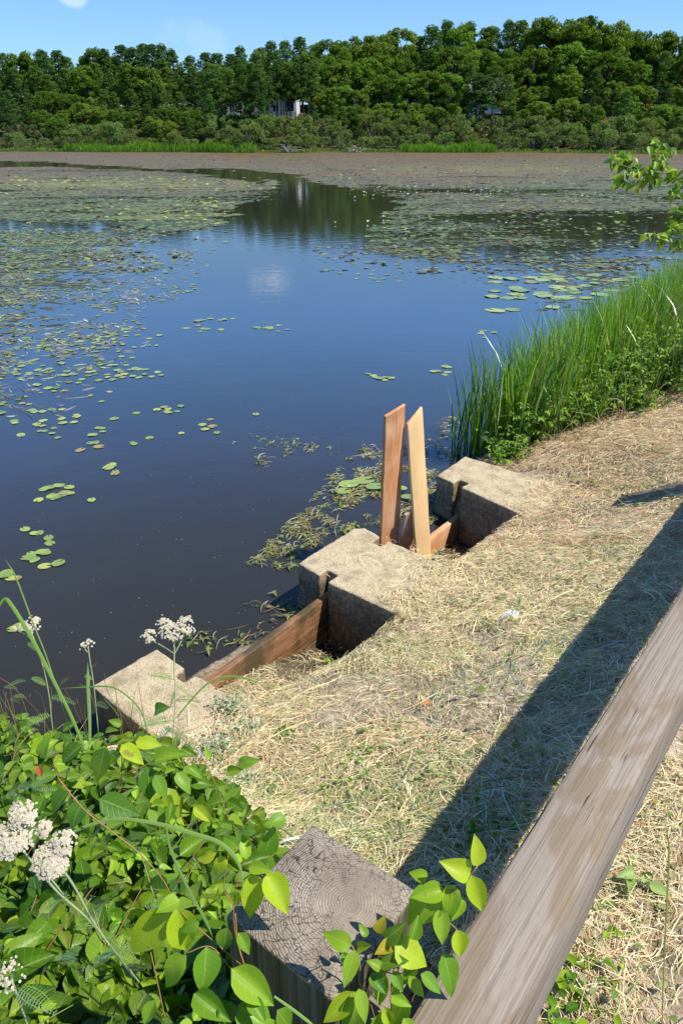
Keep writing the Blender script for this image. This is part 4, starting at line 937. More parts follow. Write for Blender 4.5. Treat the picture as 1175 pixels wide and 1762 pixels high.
# ------------------------------------------------------------------ plants near the camera
LT = [leaf_tpl(9, .26, .5, .1, wave=.02), leaf_tpl(9, .31, .15, .9, wave=.025, peak=.32), leaf_tpl(9, .29, .6, .6, wave=.01, peak=.5), leaf_tpl(9, .30, .22, .35, wave=.008), leaf_tpl(9, .33, .40, .55, wave=.012), leaf_tpl(9, .27, .12, .2, wave=.01), leaf_tpl(9, .36, .3, .75, wave=.015)]
def leaves_at(mb, base, dirs, nrm, size, col):
    """many leaves, a random template each"""
    k = RNG.integers(0, len(LT), len(base))
    for i in range(len(LT)):
        m = k == i
        if m.any(): scatter(mb, LT[i][0], LT[i][1], frames(dirs[m], nrm[m]), base[m], size[m], col[m], LT[i][2])
GREEN = np.array([(.095, .215, .012), (.145, .29, .014), (.06, .155, .016), (.20, .35, .018), (.29, .43, .02)])
def triads(mb, tips, heading, size, cols, tilt=.35, stems=None):
    """compound leaves of three leaflets: tips (N,3), heading angle (N)"""
    n = len(tips)
    for da, f in ((0, 1.), (1.25, .82), (-1.25, .82)):
        a = heading + da + RNG.normal(0, .15, n); dz = RNG.normal(-.25, .3, n)
        d = np.stack([np.cos(a), np.sin(a), dz], 1); nv = np.stack([RNG.normal(0, tilt, n), RNG.normal(-.15, tilt, n), np.ones(n)], 1)
        off = norm(d) * (size * (.14 if da == 0 else .03))[:, None]
        leaves_at(mb, tips + off, d, nv, size * f * U(.85, 1.1, n), cols * U(.85, 1.15, (n, 1)))
# ivy thicket: a mound of countless leaflets at the lower left
poly = [(-160, 1215), (0, 1232), (60, 1236), (130, 1250), (230, 1256), (300, 1275), (345, 1335), (420, 1395), (468, 1425), (474, 1470), (420, 1530), (398, 1580), (410, 1660), (470, 1762), (520, 1900), (-160, 1900)]
def inpoly(x, y, pl):
    c = np.zeros(len(x), bool); j = len(pl) - 1
    for i in range(len(pl)):
        (xi, yi), (xj, yj) = pl[i], pl[j]
        c ^= ((yi > y) != (yj > y)) & (x < (xj - xi) * (y - yi) / (yj - yi + 1e-9) + xi); j = i
    return c
def mound_z(px, py): return np.interp(py, [1215, 1260, 1340, 1500, 1700, 1900], [.60, .72, .93, 1.14, 1.27, 1.34]) - .22 * np.clip((px - 250) / 250, 0, 1) * np.interp(py, [1300, 1500, 1700], [1, .8, .35])
def mound_pts(n, dmax, pw=1.5, ylo=1215, extra=0):
    px = U(-160, 520, n); py = ylo + (1900 - ylo) * U(0, 1, n) ** .85; k = inpoly(px, py, poly); px, py = px[k], py[k]; n = len(px)
    z = mound_z(px, py) + (vnoise(px * .012, py * .012, 61, 2) - .5) * .12 - dmax * U(0, 1, n) ** pw + extra
    a = (px - 587.5) / F; b = (881 - py) / F; t = (z - H) / (-SP + b * CP); return np.stack([a * t, (CP + b * SP) * t, z], 1), px, py
mb = MB()
p_, px, py = mound_pts(1750, .38); n = len(p_)
sz = U(.052, .088, n); cols = GREEN[RNG.choice(5, n, p=[.36, .20, .28, .11, .05])] * .85
triads(mb, p_, U(0, 6.28, n), sz, cols, .38)
p_, px, py = mound_pts(700, .14); n = len(p_); triads(mb, p_, U(0, 6.28, n), U(.025, .045, n), np.array([(.19, .33, .02)]) * U(.7, 1.5, (n, 1)), .5)
p_, px, py = mound_pts(1500, .75, 1.0); p_[:, 2] -= .12; gg_ = gz(p_[:, 0], p_[:, 1]); k = p_[:, 2] > gg_ + .01; p_ = p_[k]; n = len(p_)
triads(mb, p_, U(0, 6.28, n), U(.05, .085, n), GREEN[RNG.choice(5, n, p=[.4, .2, .3, .07, .03])] * .85, .5)
tag(mb.build('ivy_thicket', M_leaf), 'mass of glossy three-leaflet ivy filling the lower left corner', 'ivy', kind='stuff')
# stems and dry twigs inside the thicket
mb = MB(); p_, px, py = mound_pts(420, .25)
for q in p_[240:400]:
    g0 = float(gz(q[0], q[1])); tube(mb, spline([[q[0] + U(-.05, .05), q[1] + U(-.05, .05), g0 - .02], [q[0] + U(-.03, .03), q[1], (g0 + q[2]) / 2], q], 3), np.linspace(.0026, .0014, 7), 4, (.28, .20, .10))
for q in p_[:240]:
    a = U(0, 6.28); L = U(.06, .2); tube(mb, spline([q - [0, 0, .12], q + [math.cos(a) * L * .3, math.sin(a) * L * .3, -.03], q + [math.cos(a) * L, math.sin(a) * L, U(-.02, .04)]], 3), np.linspace(.0018, .001, 7), 4, [(.25, .12, .05), (.30, .25, .10), (.12, .20, .05)][RNG.integers(0, 3)])
tag(mb.build('thicket_stems', M_stem), 'tangle of thin brown and green stems inside the lower left ivy', 'stems', kind='stuff')
# soil/dark litter seen through gaps is the ground itself

def stem(mb, pxs, r, col, t=None, n=5, sides=6):
    pts = np.array([ray(x, y, d) for (x, y, d) in pxs]); sp_ = spline(pts, n); tube(mb, sp_, np.linspace(r, r * .6, len(sp_)), sides, col); return sp_
def crop(l, sc, ox, oy, t): return [(ox + q[0] / sc, oy + q[1] / sc) + ((q[2],) if len(q) > 2 else (t,)) for q in l]
def one_leaf(base, tip, wfac, col, k=None, facing=None, mat=None):
    """leaf from base to tip (3-D), turned towards a mix of up and the open side; returns template verts"""
    d = np.array(tip) - base; L = np.linalg.norm(d)
    nv = facing if facing is not None else norm(np.array([.15 + RNG.normal(0, .18), -.45 + RNG.normal(0, .18), .8]))
    R = frames(d[None], nv[None])[0]; tv, tf, tl = LT[RNG.integers(0, len(LT)) if k is None else k]
    v = tv * np.array([L * wfac * .84, L, L * .8]); return v @ R.T + base, tf, tl, col
def sprig(name, label, leaf_list, stem_list, sc, ox, oy, t, stemcol=(.30, .16, .05), cat='ivy sprig', group=None):
    org = ray(ox + leaf_list[0][0][0] / sc, oy + leaf_list[0][0][1] / sc, t); root = empty(name, org, label, cat, group)
    for L in stem_list:
        m = MB(); pts = crop(L, sc, ox, oy, t + .012); stem(m, [(a, b, c_) for a, b, c_ in pts], .0011, stemcol)
        m.build('stem', M_stem, root, origin=None).location = -org
    for (bx, by), (tx, ty), wf, col in leaf_list:
        dt = U(-.012, .012); B = ray(ox + bx / sc, oy + by / sc, t + dt); T = ray(ox + tx / sc, oy + ty / sc, t + dt + U(-.022, .012))
        v, f, l, c_ = one_leaf(B, T, wf, np.array(col) * U(.9, 1.1)); lm = MB(); lm.add(v, f, c_, l)
        # petiole
        o = lm.build('leaf', M_leaf, root, origin=None); o.location = -org
    return root
YG, LG, MG, DG, YB = (.38, .50, .018), (.24, .40, .02), (.14, .29, .018), (.075, .19, .018), (.48, .38, .03)
sprig('ivy_sprig', 'yellow-green ivy sprig reaching up over the shadow between post and rail', [((990, 565), (985, 440), 1.1, YG), ((965, 600), (1015, 762), .95, YG), ((960, 598), (855, 550), 1.1, YG), ((790, 612), (716, 590), 1.3, LG), ((835, 650), (705, 812), 1.15, LG), ((895, 640), (868, 800), 1., LG), ((850, 660), (725, 690), 1.1, LG), ((905, 820), (928, 942), 1.15, YG), ((850, 915), (915, 1112), .95, MG), ((840, 735), (850, 890), 1., LG), ((930, 690), (885, 790), 1., LG), ((880, 640), (850, 720), 1., YG)],
      [[(990, 565), (930, 640), (830, 770), (740, 870), (660, 960), (640, 1080), (655, 1230)], [(905, 820), (870, 790), (830, 775)], [(850, 915), (800, 980), (740, 1070), (690, 1230)], [(790, 612), (815, 640), (860, 655)]], 2.35, 400, 1250, 1.05)
sprig('ivy_sprig', 'low ivy sprig with yellowing leaves lying over the right corner of the post', [((655, 880), (800, 965), 1.45, YG), ((482, 885), (366, 838), 1.2, LG), ((497, 905), (450, 1060), 1.0, LG), ((505, 900), (560, 885), 1.2, YG), ((655, 872), (578, 918), 1.1, YB), ((585, 835), (615, 770), 1.2, YB), ((545, 850), (515, 800), 1.2, MG), ((612, 990), (590, 1132), .95, LG), ((648, 990), (690, 1075), 1., MG), ((500, 1072), (366, 1200), 1., YG), ((510, 1060), (540, 1205), 1., LG), ((610, 1130), (645, 1220), 1.1, YG), ((640, 1088), (722, 1130), 1., LG), ((712, 1010), (778, 1102), .9, LG), ((598, 980), (550, 945), 1.2, MG), ((690, 870), (625, 820), 1.1, MG), ((600, 1150), (570, 1290), 1., LG), ((560, 960), (640, 985), 1.1, MG), ((470, 960), (430, 900), 1., MG), ((690, 1180), (760, 1290), 1., LG), ((680, 1010), (640, 1090), 1., MG), ((520, 1090), (450, 1260), 1.1, LG), ((700, 1100), (640, 1230), 1.1, MG), ((720, 930), (690, 1050), 1.1, MG), ((600, 960), (700, 940), 1.1, DG), ((560, 1000), (620, 1080), 1.1, DG), ((620, 860), (700, 800), 1.1, DG), ((560, 1180), (640, 1290), 1.2, LG), ((760, 1000), (850, 1080), 1., MG), ((720, 860), (760, 760), 1.1, MG)],
      [[(655, 880), (675, 960), (640, 1080), (650, 1240)], [(482, 885), (515, 960), (515, 1040), (560, 1130), (590, 1240)], [(612, 990), (660, 1000), (740, 990)], [(500, 1072), (540, 1060), (600, 1130)]], 2.35, 400, 1250, 1.035)
sprig('ivy_sprig', 'upright orange-stemmed ivy sprig in front of the left corner of the post', [((915, 425), (905, 602), .95, YG), ((962, 425), (1045, 572), 1.1, YG), ((890, 375), (880, 278), .9, LG), ((955, 355), (992, 262), 1.2, MG), ((940, 345), (950, 285), 1., YG), ((925, 285), (965, 262), 1., YG), ((1030, 225), (965, 240), 1.3, MG), ((925, 275), (860, 262), 1.3, DG), ((900, 400), (975, 415), 1., LG), ((840, 255), (790, 240), 1., DG), ((815, 365), (765, 440), 1.1, YG), ((785, 345), (697, 372), 1.1, YG), ((860, 330), (800, 290), 1.2, MG), ((800, 250), (805, 200), 1., MG)],
      [[(885, 765), (850, 640), (845, 540), (870, 410), (925, 310)], [(870, 410), (830, 355), (785, 345)], [(845, 540), (810, 480), (825, 360)], [(850, 480), (905, 430), (962, 425)]], 2.098, 0, 1300, 1.12)
sprig('ivy_sprig', 'large-leaved light green ivy sprig at the bottom, left of the post', [((620, 555), (448, 728), .9, YG), ((632, 545), (682, 728), 1.0, YG), ((672, 720), (562, 852), .95, LG), ((745, 690), (740, 875), 1.05, MG), ((835, 770), (992, 905), 1.2, LG), ((650, 525), (565, 555), 1.2, LG), ((700, 860), (830, 960), 1., MG), ((560, 880), (520, 975), 1.2, MG), ((860, 900), (990, 1000), 1.3, MG), ((800, 880), (830, 1000), 1.2, DG), ((1000, 920), (1075, 1010), 1.1, MG), ((900, 880), (960, 960), 1.1, MG), ((940, 960), (1000, 1060), 1.2, LG), ((720, 600), (640, 640), 1., MG), ((820, 620), (800, 720), 1.1, DG), ((860, 640), (905, 720), 1., MG)],
      [[(630, 550), (555, 575)], [(210, 80), (300, 190), (380, 255), (500, 350), (590, 450), (650, 560), (760, 660), (870, 755)], [(540, 685), (580, 870), (600, 960)], [(672, 715), (760, 690), (835, 770)], [(850, 570), (860, 680), (885, 765), (920, 860)]], 2.098, 0, 1300, 1.07)
sprig('ivy_sprig', 'dark glossy ivy sprig at the upper edge of the lower left thicket', [((380, 600), (345, 730), 1.1, DG), ((300, 590), (215, 655), 1.1, DG), ((440, 590), (520, 660), 1.1, YG), ((490, 580), (585, 590), 1.1, YG), ((560, 650), (670, 612), 1., MG), ((535, 670), (545, 800), 1.1, DG), ((560, 700), (605, 790), 1.1, MG), ((360, 785), (505, 845), 1.2, DG), ((540, 820), (610, 890), 1.2, MG), ((300, 790), (245, 900), 1.2, DG), ((250, 760), (175, 840), 1.1, DG), ((620, 800), (610, 870), 1., MG), ((700, 815), (760, 870), 1.2, YG), ((640, 690), (690, 760), 1.1, MG), ((680, 670), (735, 710), 1.1, MG), ((760, 640), (740, 600), 1., LG), ((860, 660), (925, 645), 1.1, MG), ((820, 690), (880, 680), 1.1, LG), ((440, 520), (395, 500), 1., MG), ((560, 470), (600, 450), 1.2, DG), ((150, 640), (160, 560), 1., MG), ((160, 770), (130, 850), 1.1, MG)],
      [[(460, 690), (535, 660), (600, 610)], [(205, 690), (230, 740), (310, 820), (400, 900)], [(440, 590), (440, 700), (420, 800)], [(740, 650), (790, 760), (840, 900)]], 2.098, 0, 1000, 1.38)
# long grass blades over the thicket
def blade(pts, hw, col, label, t, sc=1., ox=0, oy=0, taper=None):
    P_ = np.array([ray(ox + q[0] / sc, oy + q[1] / sc, q[2] if len(q) > 2 else t) for q in pts]); s_ = spline(P_, 8); K = len(s_)
    mid = np.array([0, 0, H]); tan = norm(np.gradient(s_, axis=0)); w = norm(np.cross(tan, norm(s_ - mid) + [0, 0, .25]))
    pr = np.clip(np.linspace(.7, 1.3, K), 0, 1) * np.clip((1 - np.linspace(0, 1, K)) * 5, .08, 1)
    m = MB(); nrm_ = norm(np.cross(w, tan)); lf = np.linspace(0, 1, K)
    v = np.stack([s_ - w * (hw * pr)[:, None] + nrm_ * hw * .35, s_, s_ + w * (hw * pr)[:, None] + nrm_ * hw * .35], 1).reshape(-1, 3)
    f = []
    for i in range(K - 1): f += [(3 * i, 3 * i + 1, 3 * i + 4, 3 * i + 3), (3 * i + 1, 3 * i + 2, 3 * i + 5, 3 * i + 4)]
    m.add(v, f, np.array(col)); o = m.build('grass_blade', M_grass, origin=s_[0]); return tag(o, label, 'grass blade')
blade([(305, 600), (255, 480), (200, 370), (115, 205), (45, 90), (15, 68), (-20, 130)], .0036, (.17, .30, .06), 'wide arching grass blade at the left edge over the dark water', 1.45, 2.098, 0, 1000)
blade([(260, 560), (175, 290), (120, 150), (60, -10), (20, -80)], .0014, (.20, .28, .08), 'thin straight grass stalk crossing the wide blade at the left edge', 1.46, 2.098, 0, 1000)
blade([(326, 590), (325, 500), (320, 390), (318, 292)], .0034, (.20, .32, .11), 'short upright grass blade in front of the near pier corner', 1.5, 2.098, 0, 1000)
blade([(535, 550), (510, 470), (460, 415), (400, 382), (310, 383), (215, 388)], .0016, (.14, .28, .05), 'thin grass blade arching leftwards across the near pier', 1.5, 2.098, 0, 1000)
blade([(640, 490), (690, 430), (750, 370), (815, 345), (890, 352), (965, 380)], .0022, (.22, .34, .07), 'grass blade arching rightwards across the gate plank', 1.6, 2.098, 0, 1000)
blade([(235, 290), (330, 250), (430, 230), (560, 245), (690, 280), (800, 320), (865, 400), (880, 520)], .0030, (.20, .32, .08), 'thick pale grass stalk arching over the middle of the thicket', 1.1, 2.098, 0, 1300)
blade([(600, 250), (620, 350), (690, 500), (740, 590), (770, 660)], .0020, (.16, .28, .07), 'grass blade running down through the thicket to the sprig', 1.09, 2.098, 0, 1300)
blade([(990, 870), (1060, 920), (1150, 990)], .0020, (.22, .34, .08), 'light stalk at the bottom edge in front of the post', 1.0, 2.098, 0, 1300)
blade([(1138, 1800), (1140, 1700), (1146, 1560), (1150, 1460), (1140, 1400)], .0016, (.30, .34, .08), 'thin yellow-green grass stalk at the right edge below the rail', 1.55)

# ---- yarrow
def floret_tpl():
    v = []; f = []
    for k in range(5):
        a = k * 2 * PI / 5; c_, s_ = math.cos(a), math.sin(a); i = len(v)
        for (x, y, z) in ((.1, 0, 0), (.6, .42, .18), (1., .18, .10), (1., -.18, .10), (.6, -.42, .18)): v.append((x * c_ - y * s_, x * s_ + y * c_, z))
        f += [(i, i + 4, i + 1, i + 1), (i + 4, i + 3, i + 2, i + 1)]
    i = len(v); v += [(.3 * math.cos(a), .3 * math.sin(a), .22) for a in np.arange(6) * PI / 3] + [(0, 0, .42)]
    f += [(i + k, i + (k + 1) % 6, i + 6, i + 6) for k in range(6)]
    c_ = np.array([(.66, .59, .47)] * 25 + [(.50, .43, .28)] * 7); return np.array(v), np.array(f), c_
FT = floret_tpl()
def head(root, cen, rx, up, n, fs, shade=1., stemtop=None):
    m = MB(); up = norm(np.array(up, float)); a = norm(np.cross(up, [1, .2, 0])); b = np.cross(up, a); nsub = max(5, n // 14)
    sub = [(math.sqrt(U(0, 1)) * .85, U(0, 6.28)) for _ in range(nsub)]
    for i in range(n):
        if U(0, 1) < .75: q, th = sub[i % nsub]; x = q * math.cos(th) + RNG.normal(0, .14); y = q * math.sin(th) + RNG.normal(0, .14)
        else: q = math.sqrt(U(0, 1)); th = U(0, 6.28); x, y = q * math.cos(th), q * math.sin(th)
        h = .30 * (1 - (x * x + y * y)) + U(-.08, .08); c_ = cen + (a * x + b * y + up * h) * rx; nv = norm(up + a * x * .6 + b * y * .6 + RNG.normal(0, .25, 3))
        R = frames(norm(RNG.normal(0, 1, (1, 3))), nv[None])[0]; R = np.stack([norm(np.cross(R[:, 1], nv)), norm(np.cross(nv, np.cross(R[:, 1], nv))), nv], 1)
        m.add(FT[0] * fs * U(.8, 1.15) @ R.T + c_, FT[1], FT[2] * shade * U(.85, 1.05))
    o = m.build('flower_head', M_floret, root); 
    m2 = MB(); st = cen - up * rx * .9 if stemtop is None else stemtop
    for (q, th) in sub: e = cen + (a * q * math.cos(th) + b * q * math.sin(th) + up * .12) * rx; tube(m2, spline([st, st * .45 + e * .55 - up * rx * .12, e], 3), np.linspace(.0011, .0006, 7) * (fs / .0028), 4, (.20, .27, .10))
    m2.build('flower_stalks', M_stem, o); return o
def feather(m, base, d, L, col):
    d = norm(np.array(d, float)); up = np.array([0, 0, 1.]); sidev = norm(np.cross(d, up)); K = 14; t = np.linspace(.1, 1, K)
    c_ = base + d * t[:, None] * L - up * (t ** 2)[:, None] * L * .25
    tube(m, np.vstack([base, c_]), np.linspace(.0008, .0003, K + 1), 4, col)
    w = .16 * np.sin(t ** .7 * PI) * L + .004
    for sgn in (-1, 1):
        C_ = np.stack([c_, c_ + (sidev * sgn * w[:, None] + d * w[:, None] * .4 + up * w[:, None] * .25)], 1)
        ribbons(m, C_, np.tile(d, (K, 1)), np.tile([L * .014, L * .006], (K, 1)), np.tile(col, (K, 1)))
        for j, dd in enumerate((.35, .65)):
            b0 = c_ * (1 - dd) + C_[:, 1] * dd; C2 = np.stack([b0, b0 + (d * w[:, None] * .45 + up * w[:, None] * (.2 - .3 * j))], 1)
            ribbons(m, C2, np.tile(sidev, (K, 1)), np.tile([L * .008, L * .004], (K, 1)), np.tile(col, (K, 1)))
FC = np.array((.16, .26, .06))
def yarrow(label, heads, stems, leaves, t, group='yarrow plants'):
    org = ray(stems[0][-1][0], stems[0][-1][1], t); root = empty('yarrow_plant', org, label, 'yarrow', group); m = MB()
    for s_ in stems: m = MB(); stem(m, [(q[0], q[1], q[2] if len(q) > 2 else t) for q in s_], .0019, (.24, .29, .13)); m.build('stem', M_stem, root)
    m = MB()
    for (x, y, dx, dy, L) in leaves: feather(m, ray(x, y, t), (dx, U(-.4, .2), -dy + .25), L, FC * U(.8, 1.4))
    m.build('feathery_leaves', M_grass, root)
    for (x, y, rpx, n, tt) in heads: head(root, ray(x, y, tt), rpx * tt / F, (.12, -.45, .85), n, (.0017 if t < 1.2 else .0025), 1.)
    for c_ in root.children: c_.location = -org
    return root
yarrow('near yarrow with two big white flower heads at the lower left edge', [(22, 1444, 34, 560, .88), (38, 1402, 25, 300, .885), (88, 1480, 32, 540, .87), (110, 1448, 22, 240, .875), (76, 1424, 15, 110, .9)], [[(30, 1450), (95, 1530), (160, 1590), (230, 1680)], [(92, 1478), (125, 1520), (170, 1600), (240, 1690)], [(76, 1428), (60, 1470), (110, 1540)]],
       [(150, 1570, .6, -.2, .035), (170, 1590, -.7, .3, .03), (190, 1620, .8, .5, .035), (200, 1640, -.5, .6, .04), (120, 1540, -.6, .5, .03), (220, 1660, .7, -.4, .04)], .92)
yarrow('yarrow with a cluster of white heads standing in front of the near pier', [(257, 1095, 14, 80, 1.55), (282, 1071, 15, 80, 1.57), (291, 1086, 20, 150, 1.55), (320, 1079, 20, 150, 1.56), (312, 1090, 12, 30, 1.54)], [[(301, 1098, 1.55), (300, 1150, 1.53), (302, 1200, 1.5), (297, 1285, 1.47)], [(257, 1100, 1.55), (280, 1112, 1.55), (300, 1125, 1.54)], [(283, 1080, 1.56), (297, 1100, 1.55), (300, 1115, 1.54)], [(322, 1086, 1.56), (310, 1108, 1.55), (301, 1125, 1.54)]],
       [(300, 1170, -.8, -.1, .05), (302, 1205, 1, -.2, .06), (300, 1178, .6, .6, .03), (300, 1240, -.7, .2, .07), (299, 1260, .6, .3, .06), (298, 1250, -.3, .5, .07), (302, 1190, -.3, .9, .03)], 1.52)
yarrow('thin yarrow with a small white head at the left edge above the water', [(53, 1075, 17, 110, 1.6), (27, 1082, 5, 10, 1.6), (40, 1078, 8, 18, 1.6)], [[(52, 1082), (70, 1130), (84, 1190), (92, 1262)], [(28, 1084), (45, 1092), (58, 1104)]], [(66, 1120, -.5, -.4, .03), (75, 1150, .5, -.3, .03), (82, 1180, -.6, -.3, .04), (86, 1200, .5, .4, .05), (90, 1230, -.5, .3, .06)], 1.6)
yarrow('slender yarrow with two tiny white tufts left of the near pier', [(155, 1107, 9, 22, 1.6), (144, 1112, 8, 18, 1.6)], [[(152, 1112), (155, 1135), (162, 1180), (170, 1262)], [(145, 1116), (153, 1124)]], [(158, 1150, .5, -.4, .02), (160, 1170, -.5, -.3, .02), (164, 1210, .5, .2, .03)], 1.6)
yarrow('faded greyish yarrow head low at the left edge, deep in the thicket', [(18, 1675, 28, 110, .95)], [[(20, 1685), (40, 1740), (60, 1800)]], [(10, 1590, -.5, .3, .06), (30, 1700, .6, .2, .06)], .96)
# ferny yarrow leaves poking out of the thicket
mb = MB(); spots = [(5, 1180, .6, .2), (20, 1200, .7, .3), (40, 1240, .5, .4), (10, 1380, .9, -.1), (30, 1370, .9, .2), (60, 1360, .7, .4), (215, 1440, .9, -.3), (230, 1465, .7, -.5), (180, 1610, .3, .8), (150, 1650, -.2, .8), (240, 1570, .4, .6), (10, 1350, .8, .5), (100, 1180, .5, -.2), (235, 1300, .6, .4), (280, 1250, .5, .4), (70, 1300, .4, .6)]
for (x, y, dx, dy) in spots:
    z = float(mound_z(np.array([x]), np.array([max(y, 1240)]))[0]) + .03; p = P(x, y, z)
    for k in range(2): feather(mb, p + RNG.normal(0, .008, 3), (dx + RNG.normal(0, .3), U(-.4, .4), -dy * .6 + U(0, .5)), U(.04, .075), FC * U(.8, 1.4))
tag(mb.build('feathery_leaves', M_grass), 'feathery yarrow leaves poking out along the left of the ivy', 'leaves', kind='stuff')
mb = MB()
for i in range(26):
    x = U(-20, 250); y = U(1195, 1260); p = P(x, y, .68); q = p + [RNG.normal(0, .05), RNG.normal(0, .05), U(.05, .2)]; tube(mb, spline([p - [0, 0, .1], (p + q) / 2 + RNG.normal(0, .012, 3), q], 4), np.linspace(.0013, .0006, 9), 4, [(.26, .15, .07), (.25, .28, .08)][i % 2])
tag(mb.build('dry_stems', M_stem), 'thin dry brown stems rising from the back of the left thicket', 'stems', kind='stuff')
m = MB(); v, f, l, c_ = one_leaf(ray(66, 1318, 1.3), ray(72, 1338, 1.3), 1., (.55, .10, .05)); m.add(v, f, c_, l); tag(m.build('red_leaf', M_leaf2), 'small red leaf at the left in the ivy', 'leaf')

# ---- low weeds standing in the straw
def weed(px, py, zg, n, size, cols, spread, name, label, cat='weed', hgt=.05, silver=False):
    p = P(px, py, zg); z = float(top_z(np.array([p[0]]), np.array([p[1]]))[0][0]); p = P(px, py, z); root = empty(name, p, label, cat)
    m = MB(); s_ = MB(); q = np.stack([RNG.normal(0, spread, n), RNG.normal(0, spread, n), U(.1, 1, n) * hgt], 1); a = U(0, 6.28, n)
    zz = top_z(p[0] + q[:, 0], p[1] + q[:, 1])[0] - z; q[:, 2] += np.clip(zz, -.12, .12)
    leaves_at(m, q, np.stack([np.cos(a), np.sin(a), RNG.normal(.05, .3, n)], 1), np.stack([RNG.normal(0, .45, n), RNG.normal(-.1, .45, n), np.ones(n)], 1), U(*size, n), np.array(cols)[RNG.integers(0, len(cols), n)] * U(.8, 1.2, (n, 1)))
    for i in range(0, n, 3): tube(s_, [(q[i, 0] * .6, q[i, 1] * .6, q[i, 2] - hgt * .8), q[i]], .0009, 4, (.2, .25, .1))
    m.build('leaves', M_leaf2, root); s_.build('twigs', M_stem, root); return root
PG = [(.24, .38, .10), (.34, .46, .17), (.18, .30, .08)]; SV = [(.42, .48, .42), (.52, .56, .50), (.30, .38, .30), (.24, .34, .2)]
for a in ((487, 1262, .5, 9, (.025, .042), PG, .022, 'wilted_weed', 'pale wilted leafy clump on the straw right of the near pier'),
          (572, 1128, .1, 12, (.018, .034), [MG, LG], .04, 'small_weed', 'small bright green weed at the foot of the middle pier beside the gate plank'),
          (1088, 1525, .82, 8, (.035, .06), PG, .03, 'wilted_weed', 'wilted pale green leaf clump beside the right side of the rail'),
          (1010, 1640, .85, 10, (.02, .04), [MG, LG], .035, 'small_weed', 'small green weed clump right of the rail, midway down'),
          (985, 1700, .85, 30, (.022, .042), [MG, DG, MG], .05, 'ivy_seedling', 'dark green ivy seedlings at the bottom beside the rail'),
          (960, 1750, .85, 26, (.025, .045), [MG, DG, LG], .05, 'ivy_seedling', 'ivy seedlings in the bottom corner under the rail edge'),
          (845, 1440, .7, 34, (.018, .034), [DG, DG, MG], .07, 'ivy_seedling', 'dark green ivy seedlings in the rail shade behind the post'),
          (800, 1450, .7, 22, (.018, .03), [DG], .05, 'ivy_seedling', 'shaded ivy seedlings just right of the post top'),
          (640, 1300, .55, 9, (.015, .028), PG, .03, 'small_weed', 'tiny green weed on bare sand in the middle of the bank'),
          (625, 1330, .55, 16, (.012, .024), PG, .05, 'small_weed', 'small crushed green weed just below the bare sand'),
          (580, 1365, .6, 26, (.012, .026), PG + [MG], .06, 'small_weed', 'green weed patch on the bank above the post'),
          (1025, 825, .6, 7, (.02, .035), [MG, LG], .02, 'small_weed', 'small upright green weed on the straw right of the far pier'),
          (1100, 870, .6, 8, (.02, .035), [MG], .03, 'small_weed', 'green weed at the tip of the post shadow'),
          (1130, 1330, .85, 14, (.015, .03), PG, .05, 'small_weed', 'pale weed by the right edge, outside the rail')): weed(*a, hgt=.035)
for i, (px, py, n, sp_) in enumerate(((395, 1220, 110, .04), (370, 1290, 150, .05), (400, 1330, 130, .05), (360, 1370, 120, .045), (420, 1260, 60, .04), (440, 1350, 50, .05))):
    weed(px, py, .5, n, (.010, .022), SV, sp_, 'silver_weed', ['silver-leaved weed at the right corner of the near pier', 'silver-leaved weed below the near pier, largest of the group', 'silver-leaved weed at the edge of the ivy, third down from the pier', 'lowest silver-leaved weed, touching the ivy', 'sparse silver-leaved weed right of the near pier corner', 'sparse silver-leaved weed farthest right of its group'][i], hgt=.06)

# ------------------------------------------------------------------ floating cut grass by the gates
poly2 = [(430, 975), (490, 905), (520, 870), (560, 838), (590, 800), (600, 762), (650, 770), (700, 772), (745, 735), (800, 700), (800, 790), (770, 830), (745, 905), (640, 905), (560, 925), (515, 960), (500, 980)]
mb = MB(); n = 9000; px = U(420, 805, n); py = U(700, 985, n); k = inpoly(px, py, poly2); px, py = px[k], py[k]
cl = vnoise(px * .035, py * .06, 91, 3); k = U(0, 1, len(px)) < np.clip((cl - .40) * 5, 0, 1) * np.interp(py, [700, 760, 800, 900], [.25, .4, 1, 1]); px, py = px[k], py[k]
px = np.concatenate([px, RNG.normal(500, 40, 45), RNG.normal(455, 12, 12), RNG.normal(415, 60, 50), RNG.normal(500, 30, 60)]); py = np.concatenate([py, RNG.normal(768, 9, 45), RNG.normal(792, 6, 12), RNG.normal(1105, 10, 50), RNG.normal(1060, 16, 60)])
b = (881 - py) / F; t = -H / (-SP + b * CP); x = (px - 587.5) / F * t; y = (CP + b * SP) * t; n = len(x)
th = RNG.normal(.5, .9, n); L = U(.02, .16, n) ; s = np.linspace(-.5, .5, 5); bd = RNG.normal(0, .8, n)
ang = th[:, None] + bd[:, None] * s; X = x[:, None] + np.cos(ang) * L[:, None] * s; Y = y[:, None] + np.sin(ang) * L[:, None] * s
ribbons(mb, np.stack([X, Y, .006 + U(0, .03, n)[:, None] * (1 - np.abs(s)) + 0 * X], -1), np.stack([-np.sin(th), np.cos(th), .6 + 0 * th], 1), np.outer(U(.0010, .0030, n), [.4, 1, 1, 1, .3]), np.array([(.46, .40, .22), (.26, .24, .10), (.16, .20, .06), (.20, .10, .05), (.10, .08, .05)])[RNG.integers(0, 5, n)])
n = 900; j = RNG.integers(0, len(x), n); a = U(0, 6.28, n)
